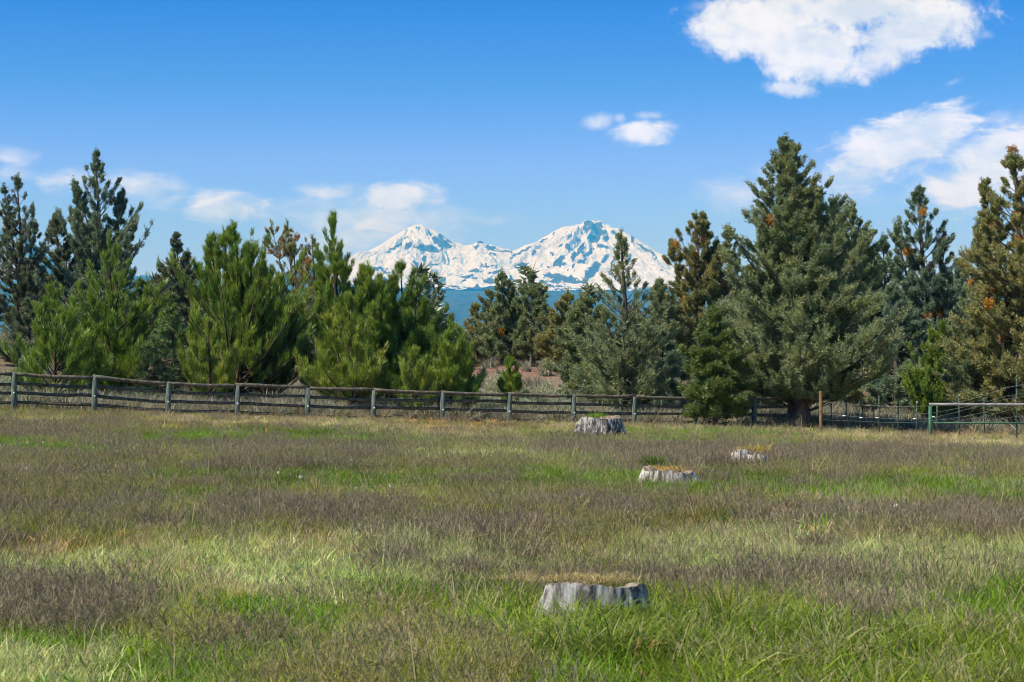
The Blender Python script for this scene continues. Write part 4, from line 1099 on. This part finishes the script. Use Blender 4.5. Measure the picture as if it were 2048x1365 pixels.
# ------------------------------------------------------------------ rocks
def rock(px, py, w, h, mat, label, seed, name='rock', d=None):
    p = flat_at(px, py) if d is None else at(px, d)
    rng = np.random.default_rng(seed)
    n, m = 14, 20
    th = np.linspace(.02, np.pi - .02, n); ph = np.linspace(0, 2 * np.pi, m, endpoint=False)
    T_, P_ = np.meshgrid(th, ph, indexing='ij')
    dirs = np.stack([np.sin(T_) * np.cos(P_), np.sin(T_) * np.sin(P_), np.cos(T_)], -1).reshape(-1, 3)
    r = np.ones(len(dirs))
    for k in range(11):
        nrm = unit(rng.normal(size=3)); off = rng.uniform(.62, .92)
        q = dirs @ nrm
        r = np.where(q > 0, np.minimum(r, off / np.maximum(q, 1e-3)), r)
    V = dirs * r[:, None] * np.array([w / 2, w * .38, h * .62]) + np.array([0, 0, h * .36])
    V += rng.normal(0, .006, V.shape)
    idx = np.arange(n * m).reshape(n, m)
    F = np.stack([idx[:-1], idx[1:], np.roll(idx[1:], -1, 1), np.roll(idx[:-1], -1, 1)], -1).reshape(-1, 4)
    o = mesh_np(name, V, [F, idx[-1][None], idx[0][::-1][None]], mat)
    o.location = p
    o.rotation_euler = (0, 0, rng.uniform(-.4, .4))
    tag(o, label, 'rock', 'rocks along the fence')
    return o


RK = [(1912, 860, .44, .20, M_ROCK, 'tan flat rock under the grey pipe rail'),
      (2010, 861, .62, .30, M_ROCK, 'brownish boulder right of the tan flat rock, near the right edge'),
      (2042, 862, .50, .34, M_ROCK, 'boulder cut by the right edge of the picture'),
      (1988, 863, .26, .16, M_ROCKD, 'small dark rock between the tan rock and the boulders'),
      (1958, 862, .24, .12, M_ROCK, 'small tan rock left of the brownish boulder'),
      (130, 822, .30, .24, M_ROCKD, 'dark round rock under the bottom rail at the left'),
      (92, 821, .34, .14, M_ROCKD, 'low brown rock left of the dark round rock'),
      (517, 842, .30, .14, M_ROCK, 'pale flat rock beside the fourth fence post'),
      (575, 844, .36, .12, M_ROCK, 'pale flat rock just left of the fifth fence post'),
      (632, 846, .26, .14, M_ROCKD, 'dark rock just right of the fifth fence post'),
      (685, 846, .24, .12, M_ROCK, 'small tan rock midway between the fifth and sixth fence posts'),
      (1095, 853, .26, .12, M_ROCKD, 'dark rock under the rails left of the broad stump'),
      (1522, 858, .34, .16, M_ROCKD, 'dark rock beside the last full fence post'),
      (1570, 858, .28, .14, M_ROCKD, 'dark rock at the foot of the thick juniper trunk'),
      (1780, 862, .30, .10, M_ROCK, 'pale flat stone below the wire fence'),
      (1320, 1082, .10, .05, M_ROCKD, 'fist-sized stone in the open meadow')]
for i, (px, py, w, h, mt, lab) in enumerate(RK[:-1]):
    rock(px, py, w, h, mt, lab, 40 + i)


# ------------------------------------------------------------------ sagebrush
def sagebrush(px, d, w, h, label, seed, name='sagebrush'):
    rng = np.random.default_rng(seed)
    g = at(px, d)
    e = empty(name, g, label, 'bush', 'sagebrush behind the fence')
    n = int(60 * max(w, .6))
    az = rng.random(n) * 6.28; el = np.arcsin(rng.random(n) ** .8)
    L = rng.uniform(.65, 1.05, n)
    tip = np.stack([np.cos(az) * np.cos(el) * w / 2, np.sin(az) * np.cos(el) * w / 2 * .8, .12 + np.sin(el) * h], 1) * L[:, None]
    base = rng.normal(0, .05, (n, 3)) * np.array([1, 1, 0])
    mid = tip * .5 * np.array([.8, .8, .9]) + base * .5
    A = Acc(); A.add(*tubes(np.stack([base, mid, tip], 1), np.array([[.016, .009, .003]]).repeat(n, 0), 4))
    A.obj('stems', M_DEAD, e)
    q = rng.uniform(.5, 1.08, (n, 9, 1))
    P = (mid[:, None] + (tip - mid)[:, None] * q + rng.normal(0, .06, (n, 9, 3)) * max(.6, h)).reshape(-1, 3)
    P = P[P[:, 2] > .03]
    D = unit(P * np.array([1, 1, 1.2]) + rng.normal(0, .1, P.shape))
    V = tri_cloud(P, D, 8, .075, .026, .8, .12, rng)
    mesh_np('leaves', V.reshape(-1, 3), np.arange(len(V) * 3).reshape(-1, 3), M_SAGE, e, attrs={'tint': ('FLOAT', 'FACE', rng.random(len(V)))})
    return e


sagebrush(1085, 75, 2.1, 1.15, 'large silvery sagebrush left of the broad low juniper', 1)
sagebrush(1120, 73, 1.0, .8, 'middle-sized silvery sagebrush against the broad low juniper', 2)
sagebrush(975, 76, 1.4, .8, 'grey sagebrush between the small bushy pine and the sapling', 3)
sagebrush(1050, 70, 1.2, .65, 'low grey sagebrush right of the sapling, close to the rails', 4)
sagebrush(35, 78, 1.7, .9, 'silvery sagebrush at the left edge behind the rails', 5)
sagebrush(18, 70, 1.3, .7, 'grey sagebrush nearest the left end of the fence', 6)
sagebrush(1335, 76, 1.3, .9, 'pale sagebrush under the small blue-green juniper', 7)
sagebrush(66, 84, 1.6, .9, 'silvery sagebrush higher on the left rise', 8)


sagebrush(958, 71, 1.5, .9, 'low silvery sagebrush right behind the rails beside the small bushy pine', 9)
sagebrush(1140, 71, 1.3, .7, 'low pale sagebrush behind the rails under the broad low juniper', 10)
sagebrush(1005, 82, 2.0, 1.0, 'wide grey sagebrush on the reddish bank left of the sapling top', 11)


# ------------------------------------------------------------------ meadow grass and low brush (uncountable): instanced tufts
def blade_set(rng, n, h, w, rad, arch, upright, seg=3, hvar=.3):
    """n curved blades; returns V, F(quads+tri as quads), blade id"""
    az = rng.random(n) * 6.283
    r = rad * np.sqrt(rng.random(n)); a0 = rng.random(n) * 6.283
    root = np.stack([r * np.cos(a0), r * np.sin(a0), np.zeros(n) - .02], 1)
    hh = h * (1 + rng.normal(0, hvar, n)).clip(.35, 1.7)
    tilt = (1 - upright) * rng.random(n) * 1.1
    d0 = np.stack([np.cos(az) * np.sin(tilt), np.sin(az) * np.sin(tilt), np.cos(tilt)], 1)
    hz = np.stack([np.cos(az), np.sin(az), np.zeros(n)], 1)
    s = np.linspace(0, 1, seg + 1)
    ar = arch * rng.uniform(.3, 1.3, n)
    C = root[:, None] + d0[:, None] * (hh[:, None] * s)[..., None] + (hz[:, None] * (ar[:, None] * s ** 2)[..., None] - np.array([0, 0, 1.0]) * (ar[:, None] * .55 * s ** 3)[..., None]) * hh[:, None, None]
    fa = rng.random(n) * 6.283
    sd = np.stack([np.cos(fa), np.sin(fa), np.zeros(n)], 1)
    ww = w * np.array([.8, 1.0, .75, .12])[:seg + 1] if seg == 3 else w * np.linspace(1, .15, seg + 1)
    Lf = C - sd[:, None] * ww[None, :, None] / 2; Rt = C + sd[:, None] * ww[None, :, None] / 2
    V = np.stack([Lf, Rt], 2).reshape(n, -1, 3)
    k = (seg + 1) * 2
    f = np.array([[2 * i, 2 * i + 1, 2 * i + 3, 2 * i + 2] for i in range(seg)])
    F = (f[None] + (np.arange(n) * k)[:, None, None]).reshape(-1, 4)
    return V.reshape(-1, 3), F, np.repeat(np.arange(n), seg), C, hh


def grass_mat(name, mul=(1, 1, 1), transl=.4, own=None, dryf=.12):
    m, T = new_mat(name)
    ti = T.n('ShaderNodeAttribute', attribute_name='tint', attribute_type='INSTANCER').outputs['Color']
    b = T.n('ShaderNodeAttribute', attribute_name='bl').outputs['Fac']
    c = T.mix(1., ti, mul, 'MULTIPLY') if own is None else T.mix(.35, own, ti)
    c = T.mix(T.ramp(b, 0, 1, 0, 1, False), T.mix(1., c, (.68, .70, .72), 'MULTIPLY'), T.mix(1., c, (1.32, 1.28, 1.15), 'MULTIPLY'))
    c = T.mix(T.ramp(b, 1 - dryf, 1 - dryf + .01, 0, .75, False), c, (.52, .43, .27))
    df = T.n('ShaderNodeBsdfDiffuse', {'Color': c}).outputs[0]
    tr = T.n('ShaderNodeBsdfTranslucent', {'Color': T.mix(1., c, (1.15, 1.2, .8), 'MULTIPLY')}).outputs[0]
    ms = T.n('ShaderNodeMixShader', {0: transl, 1: df, 2: tr}).outputs[0]
    T.n('ShaderNodeOutputMaterial', {'Surface': ms})
    return m


M_GR = grass_mat('grass_blades')
M_DRY = grass_mat('dry_blades', (1, 1, 1), .3, dryf=.35)
M_HEAD = grass_mat('purple_seed_heads', own=(.285, .235, .195), transl=.35, dryf=.18)
M_SAGEI = grass_mat('low_sage', own=(.27, .28, .235), transl=.15, dryf=.25)

LIB = bpy.data.collections.new('tuft_library')


def lib(name, parts):
    """parts: list of (V, F, blade ids, material)"""
    V = []; F = []; bl = []; mi = []; n = 0
    mats = []
    rng = np.random.default_rng(len(name) * 7 + 1)
    for (v, f, ids, mt) in parts:
        if mt not in mats:
            mats.append(mt)
        V.append(v); F.append(f + n); n += len(v)
        rv = rng.random(ids.max() + 1)
        bl.append(rv[ids]); mi.append(np.full(len(f), mats.index(mt)))
    o = mesh_np(name, np.concatenate(V), np.concatenate(F), None, mats=mats, mat_idx=np.concatenate(mi), attrs={'bl': ('FLOAT', 'FACE', np.concatenate(bl))})
    COL.objects.unlink(o)
    LIB.objects.link(o)


def heads(rng, C, hh, frac=.8):
    """drooping feathery seed heads on the ends of stems C (n,4,3)"""
    n = len(C)
    sel = np.where(rng.random(n) < frac)[0]
    tip = C[sel, -1]; dirv = unit(C[sel, -1] - C[sel, -2])
    m = 8
    q = rng.random((len(sel), m, 1))
    droop = unit(dirv[:, None] * .9 + rng.normal(0, .22, (len(sel), m, 3)) + np.array([.15, 0, -.05]))
    b = tip[:, None] - dirv[:, None] * q * .06
    L = rng.uniform(.016, .032, (len(sel), m, 1))
    sd = unit(np.cross(droop, rng.normal(size=droop.shape))) * .0021
    V = np.stack([b - sd, b + sd, b + droop * L + sd * .3, b + droop * L - sd * .3], 2).reshape(-1, 3)
    F = np.arange(len(V)).reshape(-1, 4)
    return V, F, np.repeat(np.arange(len(sel)), m)


def build_lib():
    rng = np.random.default_rng(99)
    for v in range(3):   # 0-2 green grass
        a = blade_set(rng, 56, .115, .0065, .14, .35, .45)
        lib('a_green_%d' % v, [(*a[:3], M_GR)])
    for v in range(3):   # 3-5 seed-head grass
        a = blade_set(rng, 34, .07, .005, .13, .35, .35)
        b = blade_set(rng, 44, .15, .0026, .13, .22, .62)
        h = heads(rng, b[3], b[4])
        lib('b_seed_%d' % v, [(*a[:3], M_GR), (*b[:3], M_DRY), (*h, M_HEAD)])
    for v in range(2):   # 6-7 dry short mat
        a = blade_set(rng, 60, .06, .0055, .14, .7, .1)
        lib('c_dry_%d' % v, [(*a[:3], M_DRY)])
    for v in range(2):   # 8-9 lush long grass
        a = blade_set(rng, 60, .20, .0085, .12, .6, .6)
        lib('d_lush_%d' % v, [(*a[:3], M_GR)])
    for v in range(2):   # 10-11 low sage and weeds
        a = blade_set(rng, 90, .26, .016, .12, .25, .25)
        b = blade_set(rng, 40, .34, .005, .12, .3, .35)
        lib('e_sage_%d' % v, [(*a[:3], M_SAGEI), (*b[:3], M_DRY)])
    for v in range(1):   # 12 tall wispy stems
        a = blade_set(rng, 22, .27, .0045, .08, .45, .75)
        h = heads(rng, a[3], a[4], .5)
        lib('f_wisp_%d' % v, [(*a[:3], M_DRY), (*h, M_DRY)])
    for v in range(1):   # 13 white seed clocks / small flowers
        an = rng.normal(size=(60, 3)); an = unit(an)
        b = an * .004 + np.array([0, 0, .17]); sd = unit(np.cross(an, rng.normal(size=(60, 3)))) * .006
        V = np.stack([b - sd, b + sd, b + an * .026 + sd, b + an * .026 - sd], 1).reshape(-1, 3)
        m, T = new_mat('white_down')
        bs = T.n('ShaderNodeBsdfDiffuse', {'Color': (.8, .8, .76, 1)})
        T.n('ShaderNodeOutputMaterial', {'Surface': bs.outputs[0]})
        s = blade_set(rng, 2, .17, .004, .002, .0, 1.0)
        lib('g_flower_%d' % v, [(V, np.arange(len(V)).reshape(-1, 4), np.repeat(np.arange(60), 1), m), (*s[:3], M_GR)])


build_lib()


def gn_scatter(name, P, idx, scl, tint, rng, label, cat, tiltamt=.12):
    n = len(P)
    rot = np.stack([rng.normal(0, tiltamt, n), rng.normal(0, tiltamt, n), rng.random(n) * 6.283], 1)
    me = bpy.data.meshes.new(name)
    me.vertices.add(n); me.vertices.foreach_set('co', np.ascontiguousarray(P, np.float32).ravel())
    for an, typ, arr, key in (('idx', 'INT', idx.astype(np.int32), 'value'), ('rot', 'FLOAT_VECTOR', rot, 'vector'), ('scl', 'FLOAT_VECTOR', scl, 'vector'),
                              ('tint', 'FLOAT_COLOR', np.concatenate([tint, np.ones((n, 1))], 1), 'color')):
        at_ = me.attributes.new(an, typ, 'POINT')
        at_.data.foreach_set(key, np.ascontiguousarray(arr, np.int32 if typ == 'INT' else np.float32).ravel())
    o = bpy.data.objects.new(name, me)
    COL.objects.link(o)
    ng = bpy.data.node_groups.new(name + '_nodes', 'GeometryNodeTree')
    ng.interface.new_socket('Geometry', in_out='INPUT', socket_type='NodeSocketGeometry')
    ng.interface.new_socket('Geometry', in_out='OUTPUT', socket_type='NodeSocketGeometry')
    N = ng.nodes; Lk = ng.links
    gi = N.new('NodeGroupInput'); go = N.new('NodeGroupOutput')
    ci = N.new('GeometryNodeCollectionInfo')
    ci.inputs['Collection'].default_value = LIB
    ci.inputs['Separate Children'].default_value = True
    ci.inputs['Reset Children'].default_value = True
    ip = N.new('GeometryNodeInstanceOnPoints')
    ip.inputs['Pick Instance'].default_value = True

    def na(nm, dt):
        q = N.new('GeometryNodeInputNamedAttribute'); q.data_type = dt
        q.inputs['Name'].default_value = nm
        return q.outputs['Attribute']
    e2r = N.new('FunctionNodeEulerToRotation')
    Lk.new(na('rot', 'FLOAT_VECTOR'), e2r.inputs[0])
    Lk.new(gi.outputs[0], ip.inputs['Points'])
    Lk.new(ci.outputs[0], ip.inputs['Instance'])
    Lk.new(na('idx', 'INT'), ip.inputs['Instance Index'])
    Lk.new(e2r.outputs[0], ip.inputs['Rotation'])
    Lk.new(na('scl', 'FLOAT_VECTOR'), ip.inputs['Scale'])
    Lk.new(ip.outputs[0], go.inputs[0])
    md = o.modifiers.new('scatter', 'NODES')
    md.node_group = ng
    tag(o, label, cat, kind='stuff')
    return o


STUMPS = [(S1, .66), (S2, .40), (S3, .34), (S3b, .36), (S4, .36)]


def build_meadow():
    rng = np.random.default_rng(2024)
    bands = [(1.5, 6.5, 60), (6.5, 12, 200), (12, 18, 165), (18, 28, 130), (28, 42, 85), (42, 62, 50), (62, 76, 24)]
    XS = []; YS = []; ZB = []
    for bi, (y0, y1, den) in enumerate(bands):
        w0 = y0 * .275 + 9; w1 = y1 * .275 + 9
        n = int(den * (w0 + w1) * (y1 - y0))
        y = y0 + (y1 - y0) * rng.random(n)
        x = (rng.random(n) * 2 - 1) * (y * .275 + 9)
        XS.append(x); YS.append(y); ZB.append(np.full(n, bi))
    X = np.concatenate(XS); Y = np.concatenate(YS); B = np.concatenate(ZB)
    k = veg_class(X, Y, rng)
    kc = np.array(list(CLS))[k]
    # keep the tops of the stumps clear and thin the bare strip
    keep = np.ones(len(X), bool)
    for (s, r) in STUMPS:
        keep &= np.hypot(X - s[0], (Y - s[1]) / .8) > r
    px = 1024 + X / Y * FPX
    strip = (px > 1660) & (Y > 47.5) & (Y < 56) & (fbm(X * .6, Y * .9, 15, 3) > .38)
    keep &= ~(strip & (rng.random(len(X)) < .8))
    X, Y, B, k, kc, px = X[keep], Y[keep], B[keep], k[keep], kc[keep], px[keep]
    n = len(X)
    u = rng.random(n)
    idx = np.zeros(n, int)
    v = rng.integers(0, 3, n); v2 = v % 2
    idx = np.where(kc == 'G', np.where(u < .985, v, 3 + v), idx)
    idx = np.where(kc == 'V', np.where(u < .54, 3 + v, np.where(u < .95, v, 6 + v2)), idx)
    idx = np.where(kc == 'T', np.where(u < .75, 6 + v2, np.where(u < .95, v, 3 + v)), idx)
    idx = np.where(kc == 'Y', np.where(u < .55, v, np.where(u < .75, 3 + v, 6 + v2)), idx)
    idx = np.where(kc == 'P', np.where(u < .84, v, np.where(u < .87, 3 + v, 6 + v2)), idx)
    idx = np.where(kc == 'O', np.where(u < .85, 6 + v2, v), idx)
    idx = np.where(kc == 'L', np.where(u < .42, 8 + v2, np.where(u < .97, v, 3 + v)), idx)
    idx = np.where(rng.random(n) < .006, 12, idx)
    s = np.array([1.1, .9, .95, 1.0, 1.12, 1.3, 1.6])[B] * rng.uniform(.7, 1.3, n)
    hz = s * rng.uniform(.8, 1.2, n) * (.85 + .5 * fbm(X * .7, Y * .7, 88, 2)) / np.array([1, 1, 1, 1.05, 1.15, 1.3, 1.35])[B]
    scl = np.stack([s, s, hz], 1)
    tint = CC[k] * rng.uniform(.5, 1.4, (n, 1)) * (1 + rng.normal(0, .06, (n, 3)))
    tint *= (.32 + 1.5 * fbm(X * .6, Y * .35, 17, 4))[:, None]
    lum = tint.mean(1, keepdims=True)
    tint = (lum + (tint - lum) * 1.06) * .93
    pale = rng.random(n) < .11
    tint = np.where(pale[:, None], tint * .5 + .5 * np.array([.62, .55, .38]), tint)
    P = np.stack([X, Y, zg(X, Y)], 1)
    gn_scatter('meadow_grass', P, idx, scl, tint.clip(.01, .9), rng, 'patchwork meadow of green, tan and purple seeding grasses', 'grass')
    print('meadow tufts', n)

    # tall tufts against the near stump and around the others
    Q = []; I = []; Sc = []; Tn = []

    def clump(px_, py_, rx, ry, cnt, ids, sc, col, zoff=0.0, dflat=None):
        c = flat_at(px_, py_)
        for _ in range(cnt):
            x = c[0] + rng.normal(0, rx); y = c[1] + rng.normal(0, ry)
            Q.append((x, y, float(zg(x, y)) + zoff)); I.append(ids[rng.integers(len(ids))])
            q = sc * rng.uniform(.8, 1.25); Sc.append((q, q, q)); Tn.append(np.array(col) * rng.uniform(.8, 1.2))
    Lg = (.18, .26, .045); Dg = (.10, .18, .03)
    clump(1235, 1280, .12, .03, 26, [8, 9], 1.05, Lg)
    clump(1215, 1335, .20, .10, 30, [8, 9], 1.2, Lg)
    clump(1150, 1300, .10, .03, 6, [8, 9], .8, Dg)
    clump(1185, 1232, .26, .06, 26, [6, 7], .7, (.50, .40, .2), .25)
    clump(1160, 1310, .12, .06, 8, [8, 9], .8, Dg)
    clump(1240, 1320, .12, .08, 8, [8, 9], .95, (.2, .32, .05))
    clump(1340, 1345, .5, .25, 30, [8, 9], .8, Lg)
    clump(1700, 1320, .9, .4, 60, [8, 9], .75, Lg)
    clump(1480, 1300, .4, .4, 20, [8, 9], .75, Dg)
    clump(1130, 1180, .10, .10, 12, [6, 7, 0], 1.2, (.42, .36, .09), .0)
    clump(1100, 1200, .12, .12, 10, [6, 7], 1.3, (.58, .40, .16))
    clump(1200, 1185, .18, .08, 10, [6, 7], 1.1, (.52, .38, .19))
    clump(1305, 950, .05, .04, 8, [0, 1, 2], 1.1, (.10, .18, .03), .18)
    clump(1335, 960, .10, .07, 16, [6, 7], 1.2, (.60, .38, .12), .15)
    clump(1368, 962, .10, .07, 14, [6, 7], 1.2, (.58, .36, .12), .13)
    clump(1400, 974, .10, .07, 10, [6, 7], 1.4, (.58, .38, .13))
    clump(1505, 922, .12, .08, 16, [6, 7, 0], 1.6, (.46, .36, .08), .12)
    clump(1535, 924, .12, .08, 10, [6, 7], 1.5, (.5, .38, .1), .05)
    clump(1375, 940, .25, .3, 9, [12], .9, (.6, .52, .4))
    clump(1195, 858, .05, .04, 7, [0, 1, 2], 1.7, (.16, .34, .03), .33)
    clump(1232, 880, .04, .02, 4, [0, 1, 2], 1.4, (.16, .30, .03))
    clump(1180, 884, .18, .1, 12, [0, 1, 2], 1.2, (.18, .32, .04))
    clump(790, 1130, .15, .12, 7, [12], 1.0, (.33, .42, .22))
    clump(940, 1110, .35, .2, 9, [12], .95, (.5, .48, .3))
    clump(765, 1065, .12, .1, 8, [8], .6, (.09, .14, .04))
    clump(480, 1245, .14, .1, 10, [8, 9], .6, (.07, .15, .03))
    clump(560, 1225, .2, .1, 10, [8, 9], .6, (.08, .16, .04))
    clump(1690, 1180, .2, .2, 8, [12], .9, (.45, .45, .3))
    clump(1900, 945, .3, .3, 10, [0, 1, 8], 1.1, (.30, .36, .12))
    clump(1760, 930, .3, .3, 8, [0, 1], 1.2, (.16, .30, .14))
    clump(285, 965, .3, .25, 14, [0, 1], 1.3, (.10, .20, .10))
    clump(1320, 872, 1.3, .8, 90, [0, 1, 2], 1.9, (.20, .36, .05))
    clump(1480, 872, 1.4, .8, 110, [0, 1, 2], 1.9, (.19, .35, .05))
    clump(1090, 874, .9, .5, 40, [0, 1, 2], 1.6, (.19, .33, .04))
    clump(1640, 868, 1.2, .5, 50, [0, 1, 2], 1.6, (.22, .33, .09))
    for _ in range(46):
        x0, y0 = [(60, 900), (170, 905), (250, 905), (530, 905), (1030, 920), (840, 1005), (760, 930), (30, 960), (1100, 905), (1820, 1050), (560, 965)][rng.integers(11)]
        clump(x0 + rng.normal(0, 60), y0 + rng.normal(0, 8), .1, .1, 1, [13], rng.uniform(.5, .85), (.2, .3, .1))
    gn_scatter('grass_tufts', np.array(Q), np.array(I), np.array(Sc), np.array(Tn), rng, 'lush and dry tufts growing on and round the stumps', 'grass')

    # brush, dry weeds and low sage between the fence and the trees and on the rise behind
    n = 24000
    y = 61 + 62 * rng.random(n) ** 1.25
    x = (rng.random(n) * 2 - 1) * (y * .28 + 9)
    ok = y > (60.6 + (x + 15.1) * .40).clip(58, 70)
    x = x[ok]; y = y[ok]; n = len(x)
    bare = (y > 82) & (y < 112) & (rng.random(n) < .85)
    x = x[~bare]; y = y[~bare]; n = len(x)
    u = rng.random(n)
    idx = np.where(u < .42, 10 + rng.integers(0, 2, n), np.where(u < .75, 6 + rng.integers(0, 2, n), np.where(u < .9, 3 + rng.integers(0, 3, n), 12)))
    s = rng.uniform(1.2, 2.4, n) * (.7 + .6 * fbm(x * .4, y * .4, 44, 2))
    s = np.where(idx == 12, s * .7, s)
    tint = np.where(u[:, None] < .42, np.array([.27, .28, .22]), np.where(u[:, None] < .8, np.array([.36, .31, .23]), np.array([.26, .25, .17]))) * rng.uniform(.65, 1.2, (n, 1))
    gn_scatter('brush', np.stack([x, y, zg(x, y)], 1), idx, np.stack([s, s, s * rng.uniform(.8, 1.1, n)], 1), tint, rng, 'low grey sage and dry weeds under the trees behind the fence', 'brush', .2)


build_meadow()


# ------------------------------------------------------------------ haze
def build_haze():
    lo = np.array([-38000, -38000, -700.0]); hi = np.array([38000, 30500, 2350.0])
    V = np.array([[(lo, hi)[i][0], (lo, hi)[j][1], (lo, hi)[k][2]] for k in (0, 1) for (i, j) in ((0, 0), (1, 0), (1, 1), (0, 1))])
    F = np.array([[3, 2, 1, 0], [4, 5, 6, 7], [0, 1, 5, 4], [1, 2, 6, 5], [2, 3, 7, 6], [3, 0, 4, 7]])
    m, T = new_mat('haze_air')
    pv = T.n('ShaderNodeVolumePrincipled', {'Color': (0.036, 0.40, 1.0, 1), 'Absorption Color': (1, 1, 1, 1), 'Density': 6.7e-5, 'Anisotropy': 0.0})
    T.n('ShaderNodeOutputMaterial', {'Volume': pv.outputs[0]})
    o = mesh_np('haze', V, F, m)
    tag(o, 'thin blue air haze over the whole country', kind='stuff')


build_haze()
